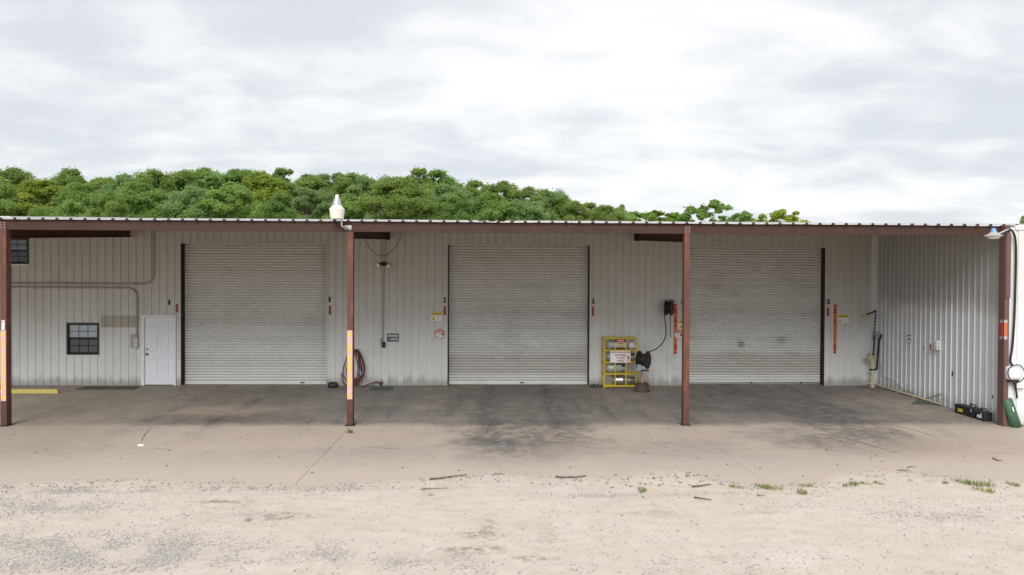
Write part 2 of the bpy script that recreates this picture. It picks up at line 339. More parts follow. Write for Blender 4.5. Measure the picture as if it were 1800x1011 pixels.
def concrete_mat():
    g = G('concrete'); X, Y, Z = g.xyz()
    wp = g.mt('ADD', g.mt('MULTIPLY', g.noise(1.3, 6, .65), .62), g.mt('MULTIPLY', g.noise(4.6, 7, .72, off=(2,5,1)), .38)); fine = g.noise(26, 5, .7); mid = g.noise(.55, 6, .6, off=(4,8,1))
    yst = g.noise(1, 5, .6, sc=(2.6, .28, 1), off=(1,2,3))            # wheel rubber laid down along the way in and out
    xst = g.noise(1, 5, .65, sc=(.35, 3.0, 1), off=(6,1,3))
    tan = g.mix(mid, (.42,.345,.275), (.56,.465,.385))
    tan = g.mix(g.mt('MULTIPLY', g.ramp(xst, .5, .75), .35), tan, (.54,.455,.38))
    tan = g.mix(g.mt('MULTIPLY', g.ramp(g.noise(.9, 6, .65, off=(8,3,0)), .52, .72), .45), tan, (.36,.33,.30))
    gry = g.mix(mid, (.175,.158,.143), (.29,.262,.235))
    gry = g.mix(g.mt('MULTIPLY', g.ramp(yst, .48, .7), .6), gry, (.10,.092,.085))
    gry = g.mix(g.mt('MULTIPLY', g.ramp(xst, .56, .74), .45), gry, (.33,.29,.25))
    gry = g.mix(g.mt('MULTIPLY', g.ramp(g.noise(.75, 7, .68, off=(15,2,3)), .46, .66), .6), gry, (.34,.285,.235))
    # rain never reaches the floor inside the drip line: oily and grey there
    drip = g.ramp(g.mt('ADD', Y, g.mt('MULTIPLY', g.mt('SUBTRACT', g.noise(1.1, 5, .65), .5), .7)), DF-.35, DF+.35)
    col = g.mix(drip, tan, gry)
    lf = g.mt('MULTIPLY', g.ramp(X, -5.5, -9.5), .55)
    col = g.mix(lf, col, g.mix(mid, (.27,.22,.175), (.38,.32,.26)))
    spl = g.ramp(g.noise(4.2, 8, .74, off=(6,6,2)), .36, .62, .35, 1.12)
    def st(px, py, rx, ry, c, k, warp=wp, soft=.9):
        nonlocal col
        p = gnd(px, py); col = g.mix(g.mt('MULTIPLY', g.mt('MULTIPLY', g.blob(p.x, p.y, rx, ry, warp, soft), spl), k), col, c)
    D = (.11,.104,.098)
    st(915, 705, 2.1, 2.6, D, .62); st(925, 765, 1.5, 1.9, (.12,.115,.11), .72); st(900, 795, 1.0, 1.4, (.14,.135,.13), .55); st(990, 785, 1.1, .8, (.2,.18,.165), .5); st(1200, 790, 1.2, .8, (.26,.24,.22), .45)
    st(880, 776, .28, .30, (.09,.095,.10), .55); st(1000, 744, .35, .25, (.08,.085,.09), .55); st(850, 740, .5, .7, (.10,.10,.10), .5)
    st(1340, 705, 2.2, 2.2, D, .55); st(1455, 735, .9, 2.6, (.09,.088,.085), .65); st(1530, 780, 1.5, 1.1, (.15,.14,.13), .6); st(1400, 765, 1.2, 1.0, (.2,.185,.17), .5)
    st(1250, 705, 1.3, 1.8, D, .5); st(1140, 715, 1.4, 1.9, D, .35)
    st(400, 722, 1.1, .8, (.36,.29,.21), .75); st(330, 738, 1.3, .55, (.09,.08,.072), .6); st(430, 700, 2.0, 1.2, (.11,.10,.09), .45); st(470, 735, .9, .7, (.13,.11,.10), .5)
    st(670, 705, 1.4, 1.6, (.12,.115,.11), .4); st(160, 715, 2.2, 1.2, (.17,.15,.13), .45)
    st(1640, 722, .9, 1.4, (.34,.29,.23), .6); st(1580, 705, 1.0, 1.5, (.30,.26,.22), .5)
    st(1060, 790, 1.4, .6, (.42,.345,.28), .6); st(1700, 790, 2.0, .9, (.45,.35,.27), .6)
    st(560, 805, 2.4, .8, (.34,.29,.255), .5); st(1250, 815, 2.6, .7, (.37,.33,.30), .5); st(700,790,1.6,.6,(.36,.315,.275),.45)
    # rubber laid down where wheels roll in and out of the doors
    wob = g.mt('MULTIPLY', g.mt('SUBTRACT', g.noise(.8, 4, .6), .5), .5)
    for px, dx, k in ((448,-.85,.3),(448,.85,.3),(910,-.9,.55),(910,.75,.55),(1325,-.8,.45),(1325,.9,.5),(1325,1.9,.35)):
        xc = at_y(px, 677, DB).x+dx
        b = g.ramp(g.mt('ABSOLUTE', g.mt('ADD', g.mt('SUBTRACT', X, xc), wob)), .34, .08)
        b = g.mt('MULTIPLY', b, g.mt('MULTIPLY', g.ramp(g.mt('ADD', Y, g.mt('MULTIPLY', wob, 4)), 14.2, 17.5), g.ramp(g.noise(3.2, 7, .7, sc=(1,.35,1), off=(dx,4,0)), .38, .62)))
        col = g.mix(g.mt('MULTIPLY', b, k), col, (.075,.07,.066))
    # scrape and tyre lines: thin ridges of stretched noise
    ln = g.noise(1, 3, .5, sc=(.22, 1.7, 1), off=(3,9,5), dist=1.2)
    col = g.mix(g.mt('MULTIPLY', g.ramp(g.noise(2.6, 7, .7, off=(9,2,6)), .54, .68), .32), col, g.mix(.5, col, (.07,.06,.05)))
    col = g.mix(g.mt('MULTIPLY', g.ramp(g.noise(1.9, 7, .7, off=(3,12,6)), .56, .70), .30), col, (.52,.44,.36))
    line = g.ramp(g.mt('ABSOLUTE', g.mt('SUBTRACT', ln, .5)), .012, .0)
    col = g.mix(g.mt('MULTIPLY', line, .10), col, (.50,.44,.38))
    ln2 = g.noise(.33, 2, .5, off=(13,2,5), dist=.5)
    crack = g.ramp(g.mt('ABSOLUTE', g.mt('SUBTRACT', g.mt('ADD', ln2, g.mt('MULTIPLY', g.noise(6, 4, .6), .03)), .515)), .0035, .0008)
    col = g.mix(g.mt('MULTIPLY', crack, .08), col, (.08,.065,.05))
    col = g.mix(g.ramp(fine, .3, .75, 0, .28), col, g.mix(.5, col, (.05,.045,.04)))
    drop = g.mt('MULTIPLY', g.ramp(g.noise(4.5, 3, .6, off=(3,13,3)), .66, .70), drip); col = g.mix(g.mt('MULTIPLY', drop, .6), col, (.055,.05,.047))
    spk = g.ramp(g.noise(9, 2, .5, off=(3,3,3)), .72, .76)
    col = g.mix(g.mt('MULTIPLY', spk, .6), col, (.07,.055,.045))
    # pale sand blown onto the front of the apron
    blow = g.ramp(g.mt('ADD', Y, g.mt('MULTIPLY', g.mt('SUBTRACT', wp, .5), 2.6)), 14.8, 12.2)
    col = g.mix(g.mt('MULTIPLY', blow, .75), col, (.54,.455,.38))
    g.bump(g.mt('ADD', g.mt('MULTIPLY', fine, .5), g.mt('MULTIPLY', crack, -.2)), .25, .006)
    return g.out(col, g.ramp(wp, .3, .7, .6, .85), 0, .3)
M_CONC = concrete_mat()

GRAVEL = [(70,895,1.1,.5,1.0),(30,870,1.0,.3,.6),(125,960,1.5,.45,1.1),(210,985,1.3,.3,1.1),(310,968,.55,.5,.9),(390,980,.5,.35,.8),(500,972,.35,.3,.6),
          (583,982,.32,.42,1.1),(690,995,.28,.2,1.0),(200,866,1.2,.12,.9),(1055,873,1.0,.12,1.2),(1650,912,1.1,.35,.5),(790,985,.3,.3,.4),(40,995,1.3,.3,.9),
          (345,910,.35,.3,.4),(465,905,.5,.25,.35),(900,1000,1.2,.2,.35),(1330,985,1.5,.4,.12),(1560,890,2.2,.3,.18),(1240,1000,1.0,.2,.3),(1060,950,1.4,.5,.08),(700,860,2.5,.15,.25),(440,860,1.5,.12,.3)]
def sand_mat():
    g = G('sandy_gravel'); X, Y, Z = g.xyz()
    big = g.noise(.45, 6, .6); mid = g.noise(2.4, 6, .65, off=(2,7,0)); fine = g.noise(55, 4, .7)
    streak = g.noise(1, 5, .62, sc=(.45, 2.6, 1), off=(5,1,0))
    col = g.mix(big, (.55,.465,.39), (.665,.59,.515))
    col = g.mix(g.mt('MULTIPLY', g.ramp(mid, .50, .72), .6), col, (.52,.415,.325))
    col = g.mix(g.mt('MULTIPLY', g.ramp(streak, .54, .74), .5), col, (.53,.41,.30))
    col = g.mix(g.mt('MULTIPLY', g.ramp(g.noise(1.2, 5, .6, off=(1,1,9)), .55, .75), .4), col, (.74,.665,.59))
    wp = g.noise(3.5, 6, .65)
    gs = g.ramp(g.noise(30, 4, .8), .42, .62)
    for px, py, rx, ry, k in GRAVEL:
        if k < .3: continue
        p = gnd(px, min(py, 1005)); col = g.mix(g.mt('MULTIPLY', g.mt('MULTIPLY', g.blob(p.x, p.y, rx*1.05, ry*1.15, wp, 1.5), gs), .36*min(k, 1)), col, (.43,.40,.375))
    brk = g.ramp(g.noise(7, 6, .72, off=(2,9,4)), .40, .60)
    for px, py, rx, ry, k in ((845,945,.22,.13,.8),(835,970,.28,.14,.8),(500,910,.4,.16,.55),(400,884,.35,.09,.6),(940,985,.3,.08,.5),(120,858,.4,.06,.45),(1240,870,.8,.1,.3),(1330,905,.4,.08,.3),(1150,905,.5,.1,.28),(860,930,.12,.4,.35),(960,940,.1,.5,.2),(745,985,.5,.2,.2)):
        p = gnd(px, py); col = g.mix(g.mt('MULTIPLY', g.blob(p.x, p.y, rx, ry, wp, 1.5), g.mt('MULTIPLY', brk, min(1, k*1.35))), col, (.23,.165,.115))
    spk = g.ramp(g.noise(40, 3, .6, off=(7,7,1)), .66, .74)
    col = g.mix(g.mt('MULTIPLY', spk, .45), col, (.30,.26,.23))
    at = g.n('ShaderNodeAttribute', attribute_name='edge').outputs['Fac']
    col = g.mix(g.mt('MULTIPLY', g.ramp(g.mt('ADD', at, g.mt('MULTIPLY', g.noise(5, 6, .7), -.5)), .35, -.35), .6), col, (.50,.40,.315))
    ruts = g.ramp(g.noise(1, 6, .66, sc=(2.3, .30, 1), off=(4,4,4)), .52, .70)
    col = g.mix(g.mt('MULTIPLY', ruts, .30), col, (.50,.40,.31))
    col = g.mix(g.mt('MULTIPLY', g.ramp(g.noise(9, 6, .7, off=(4,14,4)), .52, .68), .35), col, (.50,.41,.33))
    # tyre tread prints
    wv = g.n('ShaderNodeTexWave', wave_type='BANDS', bands_direction='X'); mp = g.n('ShaderNodeMapping'); g.set(mp.inputs[0], g.pos)
    mp.inputs['Rotation'].default_value = (0, 0, R(28)); mp.inputs['Scale'].default_value = (3.5, 3.5, 1); g.set(wv.inputs['Vector'], mp.outputs[0])
    wv.inputs['Scale'].default_value = 1.2; wv.inputs['Distortion'].default_value = 2.5; wv.inputs['Detail'].default_value = 3
    trk = g.mt('MULTIPLY', wv.outputs['Fac'], g.ramp(g.noise(.6, 3, .5, off=(3,3,7)), .48, .62))
    h = g.mt('ADD', g.mt('ADD', g.mt('MULTIPLY', fine, .35), g.mt('MULTIPLY', mid, 1.2)), g.mt('MULTIPLY', trk, .28))
    g.bump(h, .55, .018)
    return g.out(col, .95, 0, .15)
M_SAND = sand_mat()
def stone_mat():
    g = G('grey_stone'); at = g.n('ShaderNodeAttribute', attribute_name='tint').outputs['Fac']
    col = g.mix(at, (.21,.205,.20), (.58,.555,.53))
    return g.out(g.mix(.25, col, g.mix(g.noise(40), (.1,.1,.1), (.5,.48,.45))), .85, 0, .3)
M_STONE = stone_mat()
def leaf_mat(name, dark, light, tr=.35):
    g = G(name); at = g.n('ShaderNodeAttribute', attribute_name='tint').outputs['Fac']; oi = g.n('ShaderNodeObjectInfo').outputs['Random']
    col = g.mix(at, dark, light)
    hs = g.n('ShaderNodeHueSaturation'); g.set(hs.inputs['Color'], col)
    g.set(hs.inputs['Hue'], g.ramp(oi, 0, 1, .475, .508)); g.set(hs.inputs['Value'], g.ramp(g.mt('FRACT', g.mt('MULTIPLY', oi, 7.3)), 0, 1, .88, 1.22))
    col = hs.outputs[0]; g.out(col, .55, 0, .3)
    t = g.n('ShaderNodeBsdfTranslucent'); g.set(t.inputs[0], g.mix(.5, col, (.32,.48,.10))); mx = g.n('ShaderNodeMixShader'); mx.inputs[0].default_value = tr
    o = [x for x in g.t.nodes if x.type == 'OUTPUT_MATERIAL'][0]
    g.t.links.new(g.b.outputs[0], mx.inputs[1]); g.t.links.new(t.outputs[0], mx.inputs[2]); g.t.links.new(mx.outputs[0], o.inputs[0])
    return g.m
M_LEAF = leaf_mat('leaves_green', (.20,.32,.085), (.34,.48,.145), .6)
M_LEAFY = leaf_mat('leaves_yellow_green', (.19,.29,.045), (.37,.48,.075), .5)
M_LEAFG = leaf_mat('leaves_grey_green', (.19,.30,.125), (.32,.44,.20), .6)
M_GRASS = leaf_mat('grass_blades', (.10,.14,.03), (.24,.28,.06), .3)
M_BARK = simple('bark', (.09,.07,.055), .9, 0, .3, 6, bump=.4)
M_WOOD = simple('dead_twig', (.10,.07,.05), .85, 0, .3, 20)
M_LEAFD = simple('dead_leaf', (.22,.13,.075), .8, 0, .3, 12)

# ================================================================== THE SETTING
# far ground sheet, below everything
mb = MB(); mb.add([(-600,-300,-.12),(600,-300,-.12),(600,900,-.12),(-600,900,-.12)], [(0,1,2,3)])
tag(mb.build('ground', M_SAND), kind='structure')

# concrete apron and canopy floor, poured in bays
pave = setting('pavement', (0, DF, 0))
JY = DF-.15
xs_ = [X0-2*BAY, X0-BAY, X0+.02, X0+BAY+.02, X0+2*BAY+.06, X0+3*BAY+.2, X0+4*BAY]
for a, b in zip(xs_[:-1], xs_[1:]):
    for y0, y1 in ((11.0, JY), (JY, DB+.6)):
        g_ = .003; z0, z1 = zg(y0+.01), zg(y1)
        mb = MB(); e = .004
        xa, xb, ya, yb = a+g_, b-g_, y0+g_*(1.3 if y0 > 12 else 1), y1-g_
        za, zb = zg(ya), zg(yb)
        mb.add([(xa,ya,-.16),(xb,ya,-.16),(xb,yb,-.16),(xa,yb,-.16),(xa,ya,za-e),(xb,ya,za-e),(xb,yb,zb-e),(xa,yb,zb-e),
                (xa+e,ya+e,za),(xb-e,ya+e,za),(xb-e,yb-e,zb),(xa+e,yb-e,zb)],
               [(0,1,5,4),(1,2,6,5),(2,3,7,6),(3,0,4,7),(4,5,9,8),(5,6,10,9),(6,7,11,10),(7,4,8,11),(8,9,10,11)])
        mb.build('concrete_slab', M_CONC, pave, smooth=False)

# dirt-filled cracks
M_CRACK = simple('crack_dirt', (.07,.055,.045), .95, 0, .3, 20)
for pts in ([(265,750),(262,757),(255,763),(251,770),(249,778)],[(249,790),(275,788),(300,791),(350,790)],[(860,750),(856,757),(859,765)],[(1432,748),(1450,757),(1472,766),(1500,774),(1530,783),(1562,792),(1592,799)],[(1560,745),(1590,752),(1620,760),(1660,772)],[(590,792),(640,786),(700,789),(760,785)]):
    mb = MB(); P = []
    for a, b in zip(pts[:-1], pts[1:]):
        for t in (0, .25, .5, .75): P.append(gnd(a[0]+(b[0]-a[0])*t+rng.uniform(-1.2,1.2), a[1]+(b[1]-a[1])*t+rng.uniform(-.5,.5)))
    for i, q in enumerate(P):
        w_ = rng.uniform(.003, .011)*(.3 if i in (0, len(P)-1) else 1); mb.v += [(q.x-w_, q.y-w_*.5, q.z+.002), (q.x+w_, q.y+w_*.5, q.z+.002)]
    mb.f = [(2*i, 2*i+1, 2*i+3, 2*i+2) for i in range(len(P)-1)]
    mb.build('crack', M_CRACK, pave, smooth=False)
# sand lying over the front of the apron with an uneven edge
EDGE = [(-300,855),(0,853),(100,844),(250,841),(330,845),(420,846),(500,850),(545,855),(600,848),(700,843),(800,834),(870,827),(940,833),(1000,835),(1090,838),(1140,828),(1200,826),(1255,842),(1330,852),(1430,850),(1465,830),(1560,824),(1650,834),(1720,838),(1800,842),(2200,840)]
ew = [gnd(*e) for e in EDGE]; ex = np.array([p.x for p in ew]); ey = np.array([p.y for p in ew])
nx, ny = 560, 260
gx = np.linspace(-15, 15, nx); gy = np.linspace(1.5, 13.6, ny)
vv = []; ed_ = []
for y in gy:
    for x in gx:
        n_ = mnoise.noise((x*.9, y*.9, 1)); n2_ = mnoise.noise((x*4.5, y*4.5, 3)); n3_ = mnoise.noise((x*14, y*14, 5))
        e = float(np.interp(x, ex, ey)) + .17*n_ + .16*n2_ + .13*n3_ + .06*mnoise.noise((x*31, y*31, 5))
        t = (e-y)/.8; ed_.append((float(np.interp(x, ex, ey))-y)/1.0)
        lift = .022+.016*n_+.010*n2_+.005*n3_
        h = lift*max(-1.2, min(1, t)) if t < 1 else lift
        if t < 0: h = -.03*min(1, -t*2)-.002
        if y < 11: h = max(h, .004)
        vv.append((x, y, h))
ff = [(j*nx+i, j*nx+i+1, (j+1)*nx+i+1, (j+1)*nx+i) for j in range(ny-1) for i in range(nx-1)]
mb = MB(); mb.v = vv; mb.f = ff
so = tag(mb.build('sandy_ground', M_SAND), kind='structure')
sa = so.data.attributes.new('edge', 'FLOAT', 'POINT'); sa.data.foreach_set('value', np.array(ed_, dtype=np.float32))
def sand_z(x, y):
    n_ = mnoise.noise((x*.9, y*.9, 1)); n2_ = mnoise.noise((x*4.5, y*4.5, 3)); n3_ = mnoise.noise((x*14, y*14, 5))
    e = float(np.interp(x, ex, ey)); 
    if y > e: return 0.
    t = min(1, (e-y)/.5); return max(0., (.022+.016*n_+.010*n2_+.005*n3_)*t)

# ================================================================== WAREHOUSE
PER = .2286
def prof_pts(x0, x1, phase, kind):
    # list of (x, depth): wall grooves sink, side-wall ribs stand out
    pts = []
    k0 = math.floor((x0-phase)/PER)-1; k = k0
    shape = [(0,0),(.168,0),(.171,.020),(.2256,.020)] if kind == 'groove' else [(0,0),(.188,0),(.196,-.024),(.2206,-.024)]
    raw = []
    while phase+k*PER < x1+PER:
        raw += [(phase+k*PER+a, d) for a, d in shape]; k += 1
    xs = [r[0] for r in raw]; ds = [r[1] for r in raw]
    f = lambda q: float(np.interp(q, xs, ds))
    pts = [(x0, f(x0))]+[(a, d) for a, d in raw if x0+1e-4 < a < x1-1e-4]+[(x1, f(x1))]
    return pts
def strip(mb, x0, x1, z0, z1, y0, phase, kind='groove', axis='y'):
    P = prof_pts(x0, x1, phase, kind); n = len(P)
    if axis == 'y': vs = [(x, y0+d, z0) for x, d in P]+[(x, y0+d, z1) for x, d in P]
    else: vs = [(y0+d, x, z0) for x, d in P]+[(y0+d, x, z1) for x, d in P]
    fs = [(i, i+1, n+i+1, n+i) for i in range(n-1)]
    if axis != 'y': fs = [f[::-1] for f in fs]
    return mb.add(vs, fs)
def cut(x0, x1, z0, z1, holes):
    """rectangles of the sheet left around the openings"""
    xs = sorted({x0, x1}|{min(max(v, x0), x1) for h in holes for v in (h[0], h[1])}); out = []
    for a, b in zip(xs[:-1], xs[1:]):
        if b-a < 1e-4: continue
        segs = [(z0, z1)]; mid_ = (a+b)/2
        for h in holes:
            if h[0] < mid_ < h[1]:
                segs = [q for s in segs for q in ((s[0], min(s[1], h[2])), (max(s[0], h[3]), s[1])) if q[1]-q[0] > 1e-3]
        out += [(a, b, *s) for s in segs]
    return out

FLOOR = ZW
def opening(a, b, top):
    p, q = at_y(a, 677, DB), at_y(b, 677, DB); t = at_y((a+b)/2, top, DB).z
    return (p.x, q.x, FLOOR-.1, t)
door1 = opening(318, 573, 428.5); door2 = opening(786.5, 1035.5, 431); 
door3 = list(opening(1203, 1448.5, 435)); door3[0] = door3[1]-4.36; door3 = tuple(door3)
wwin = rect(119.5, 569.5, 172.5, 622, DB); wwin2 = rect(-6, 419.5, 48.5, 462.5, DB)
edoor = rect(249, 554, 309, 678, DB); edoor = (edoor[0], edoor[1], FLOOR-.1, edoor[3])
HOLES = [door1, door2, door3, wwin, wwin2, edoor]
WTOP = 5.0
ware = thing('warehouse', 'long grey metal-sided warehouse with three roll-up doors and one entry door', 'warehouse', ((door2[0]+door2[1])/2, DB, FLOOR))
XL, XR = -22.5, XS+.06
ph = at_y(227, 600, DB).x-.197
x = ph-.9144*math.ceil((ph-XL)/.9144)
while x < XR-.01:
    mb = MB()
    for a, b, c, d in cut(max(x, XL), min(x+.9144, XR), FLOOR-.08, WTOP, HOLES): strip(mb, a, b, c, d, DB+.0015*(int(x*7) % 2), ph)
    if mb.f:
        o = mb.build('wall_panel', M_WALL, ware, smooth=False); o.modifiers.new('sheet', 'SOLIDIFY').thickness = .002
    x += .9144
# painted-over rectangles on the sheeting
pr = rect(177, 555, 243.5, 575.5, DB); mb = MB(); strip(mb, pr[0], pr[1], pr[2], pr[3], DB-.004, ph); mb.build('paint_patch', M_WALL_TAN, ware, smooth=False)
pr = rect(229, 587, 244, 612, DB); mb = MB(); strip(mb, pr[0], pr[1], pr[2], pr[3], DB-.004, ph); mb.build('paint_patch', M_WALL_TAN, ware, smooth=False)

# roll-up doors
CY = DB+.24
def slat_mesh(wd, h):
    mb = MB(); n = 7; P = []
    for i in range(n):
        t = i/(n-1); P.append((-.020*math.sin(math.pi*t)**.7, h*.80*t))
    P += [(.030, h*.83), (.030, h*1.0)]
    P = [(.030, 0)]+P; k = len(P)
    mb.add([(-wd/2, y, z) for y, z in P]+[(wd/2, y, z) for y, z in P], [(i, i+k, i+1+k, i+1) for i in range(k-1)])
    return mb.mesh('slat', M_SLAT, smooth=True)
NS = 51
for di, d in enumerate((door1, door2, door3)):
    wd = d[1]-d[0]; top = d[3]; cx = (d[0]+d[1])/2
    mb = MB()
    for s, xx in ((1, d[0]), (-1, d[1])):
        mb.box(min(xx-s*.06, xx+s*.03), max(xx-s*.06, xx+s*.03), CY-.05, CY+.05, FLOOR, top+.05)
    mb = MB(); k_ = d[0]-.06, d[0]+.03, d[1]-.03, d[1]+.06
    mb.prism([(k_[0],FLOOR),(k_[1],FLOOR),(k_[1],top+.1),(k_[2],top+.1),(k_[2],FLOOR),(k_[3],FLOOR),(k_[3],top+.2),(k_[0],top+.2)], CY-.05, CY+.055)
    rd = mb.build('roller_door', M_DARK, ware)
    for s, xx in ((1, d[0]), (-1, d[1])):                  # brown steel jambs line the reveal
        MB().box(min(xx, xx-s*.10), max(xx, xx-s*.10), DB+.036, CY-.052, FLOOR-.06, top+.1).build('door_jamb', M_JAMB, ware)
    MB().box(d[0]-.1, d[1]+.1, DB+.036, DB+.2, top+.002, top+.12).build('door_header', M_JAMB, ware)
    MB().box(d[0]-.02, d[1]+.02, DB-.012, DB+.004, top, top+.035).build('header_trim', M_WALL, ware)
    for s, xx in ((1, d[0]), (-1, d[1])):
        MB().box(min(xx, xx-s*.045), max(xx, xx-s*.045), DB-.012, DB+.004, FLOOR-.02, top-.001).build('jamb_trim', M_WALL, ware)
    zb = FLOOR+.045+(.0 if di != 2 else .02); h = (top+.06-zb)/NS; me = slat_mesh(wd-.03, h)
    for i in range(NS):
        s = put('slat', me, (cx, CY-.004+rng.uniform(-.002,.002), zb+i*h), rd); s.rotation_euler.x = rng.gauss(0, .01)
    MB().box(d[0]+.02, d[1]-.02, CY-.03, CY+.02, zb-.04, zb+.025).build('bottom_bar', M_ALU if di == 2 else M_SLAT, rd, bev=.004)
    if di == 2:
        for px in (1320, 1407):
            xx = at_y(px, 675, CY).x; MB().box(xx-.03, xx+.03, CY-.045, CY-.031, zb-.02, zb+.02).build('lift_handle', M_DARK, rd)
    else:
        xx = at_y((572-40, 917)[di], 672, CY).x; MB().box(xx-.06, xx+.06, CY-.05, CY-.031, zb+.0, zb+.03).build('lift_handle', M_DARK, rd)

# windows with two sashes, six lites each, blinds behind
def window(r):
    x0, x1, z0, z1 = r; e = .03; y = DB
    fm = MB()
    fm.box(x0-e, x1+e, y-.018, y+.07, z1-.012, z1+e); fm.box(x0-e, x1+e, y-.018, y+.07, z0-e, z0+.012)
    fm.box(x0-e, x0+.012, y-.018, y+.07, z0+.012, z1-.012); fm.box(x1-.012, x1+e, y-.018, y+.07, z0+.012, z1-.012)
    win = fm.build('window', M_DARK, ware)
    MB().box(x0-.05, x1+.05, y-.03, y+.005, z0-.062, z0-.031).build('sill', M_FRAMEW, win)
    MB().box(x0-.045, x1+.045, y-.022, y+.005, z1+.031, z1+.046).build('head_flashing', M_PIPE, win)
    zm = z0+(z1-z0)*.52; a, b = x0+.013, x1-.013
    for lo, hi, yy in ((zm+.001, z1-.013, y+.012), (z0+.013, zm-.001, y+.034)):
        t = .028; lowr = lo < zm-.1
        s = MB(); s.box(a, b, yy, yy+.02, hi-t, hi); s.box(a, b, yy, yy+.02, lo, lo+t); s.box(a, a+t, yy, yy+.02, lo+t, hi-t); s.box(b-t, b, yy, yy+.02, lo+t, hi-t)
        s.build('sash', M_DARK, win)
        ia, ib, il, ih = a+t, b-t, lo+t, hi-t; wv_ = (ib-ia)/3; hv = (ih-il)/2
        for k in (1, 2): MB().box(ia+k*wv_-.008, ia+k*wv_+.008, yy+.002, yy+.009, il, ih).build('muntin', M_DARK, win)
        for k in range(3): MB().box(ia+k*wv_+.0085, ia+(k+1)*wv_-.0085, yy+.002, yy+.009, il+hv-.008, il+hv+.008).build('muntin', M_DARK, win)
        pm = MB().box(-wv_/2+.001, wv_/2-.001, yy+.011, yy+.014, 0, hv-.001).mesh('pane', M_GLASS, (0, yy+.011, 0), False)
        for i in range(3):
            for j in range(2): put('pane', pm, (ia+(i+.5)*wv_, yy+.011, il+j*hv), win)
        if lowr: MB().box(a, b, y+.0, y+.003, z0+.013, zm-.004).build('insect_screen', M_SCREEN, win)
    bl = MB(); n = 22
    for i in range(n):
        zz_ = z0+.02+(z1-z0-.03)*i/(n-1); bl.add([(a, y+.075, zz_), (b, y+.075, zz_), (b, y+.105, zz_+.03), (a, y+.105, zz_+.03)], [(0,1,2,3)])
    bl.add([(a, y+.11, z0), (b, y+.11, z0), (b, y+.11, z1), (a, y+.11, z1)], [(0,1,2,3)])
    bl.build('blind', M_SHADE, win)['kind'] = 'stuff'
window(wwin); window(wwin2)

# white entry door
fx0, fx1, _, fz1 = edoor; dx0, dx1 = at_y(254, 600, DB).x, at_y(305.5, 600, DB).x; dz1 = at_y(280, 558.5, DB).z
f = MB(); f.box(fx0-.01, dx0, DB-.03, DB+.10, FLOOR, dz1+.001); f.box(dx1, fx1+.01, DB-.03, DB+.10, FLOOR, dz1+.001); f.box(fx0-.01, fx1+.01, DB-.03, DB+.10, dz1+.0015, fz1+.01)
f.build('door_frame', M_FRAMEW, ware, bev=.004)
ed = MB().box(dx0+.005, dx1-.005, DB+.02, DB+.06, FLOOR+.02, dz1-.004).build('entry_door', M_DOORW, ware)
MB().box(dx0, dx1, DB+.0, DB+.08, FLOOR-.02, FLOOR+.018).build('threshold', M_DARK, ware)
W_ = dx1-dx0; H_ = dz1-FLOOR
for cx_ in (.30, .70):
    for za, zb in ((.86, .935), (.50, .80), (.11, .40)):
        xa = dx0+W_*(cx_-.125); xb = dx0+W_*(cx_+.125); z0_, z1_ = FLOOR+H_*za, FLOOR+H_*zb; yb = DB+.02; e = .022
        mb = MB()                                            # embossed panel: sunk bevel then raised field
        mb.add([(xa,yb-.003,z0_),(xb,yb-.003,z0_),(xb,yb-.003,z1_),(xa,yb-.003,z1_),(xa+e*.5,yb-.013,z0_+e*.5),(xb-e*.5,yb-.013,z0_+e*.5),(xb-e*.5,yb-.013,z1_-e*.5),(xa+e*.5,yb-.013,z1_-e*.5),
                (xa+e,yb-.006,z0_+e),(xb-e,yb-.006,z0_+e),(xb-e,yb-.006,z1_-e),(xa+e,yb-.006,z1_-e)],
               [(0,1,5,4),(1,2,6,5),(2,3,7,6),(3,0,4,7),(4,5,9,8),(5,6,10,9),(6,7,11,10),(7,4,8,11),(8,9,10,11)])
        mb.build('door_panel', M_DOORW, ed, smooth=False)
p = at_y(256.5, 622.5, DB); MB().lathe((p.x+.035, DB+.02, p.z), (0,-1,0), [(0,.032),(.008,.032),(.012,.012),(.035,.012),(.04,.027),(.065,.03),(.075,.018)], 14).build('knob', M_BRASS, ed)
p = at_y(257.5, 614, DB); MB().lathe((p.x+.02, DB+.02, p.z), (0,-1,0), [(0,.03),(.014,.028),(.018,.012)], 14).build('deadbolt', M_BRASS, ed)

# corner trim where the wall meets the white shed
p0, p1 = at_y(1530.5, 600, DB-.02).x, at_y(1541.5, 600, DB-.02).x
MB().box(p0, min(p1, XS-.03), DB-.022, DB-.002, FLOOR-.05, WTOP-.1).build('corner_trim', M_WHITE, ware)

# ================================================================== CANOPY
FB, FT = 4.368, 4.585
cano = thing('canopy', 'long flat canopy of rust brown steel beams and ribbed metal roofing over the doors', 'canopy', (X0+1.5*BAY, DF, 0))
SL = .0783
XCR = at_y(1757, 405, DF).x
def roof_z(y): return FT+.012+(y-(DF-.14))*SL
# front channel in bay lengths
xb_ = [-22.5, X0, X0+BAY, X0+2*BAY, XCR+.22]
for a, b in zip(xb_[:-1], xb_[1:]):
    mb = MB(); a += .002; b -= .002
    mb.box(a, b, DF-.075, DF-.066, FB+.009, FT-.009); mb.box(a, b, DF-.075, DF+.0, FB, FB+.009); mb.box(a, b, DF-.075, DF+.0, FT-.009, FT)
    mb.build('fascia_beam', M_BROWN, cano, smooth=False)
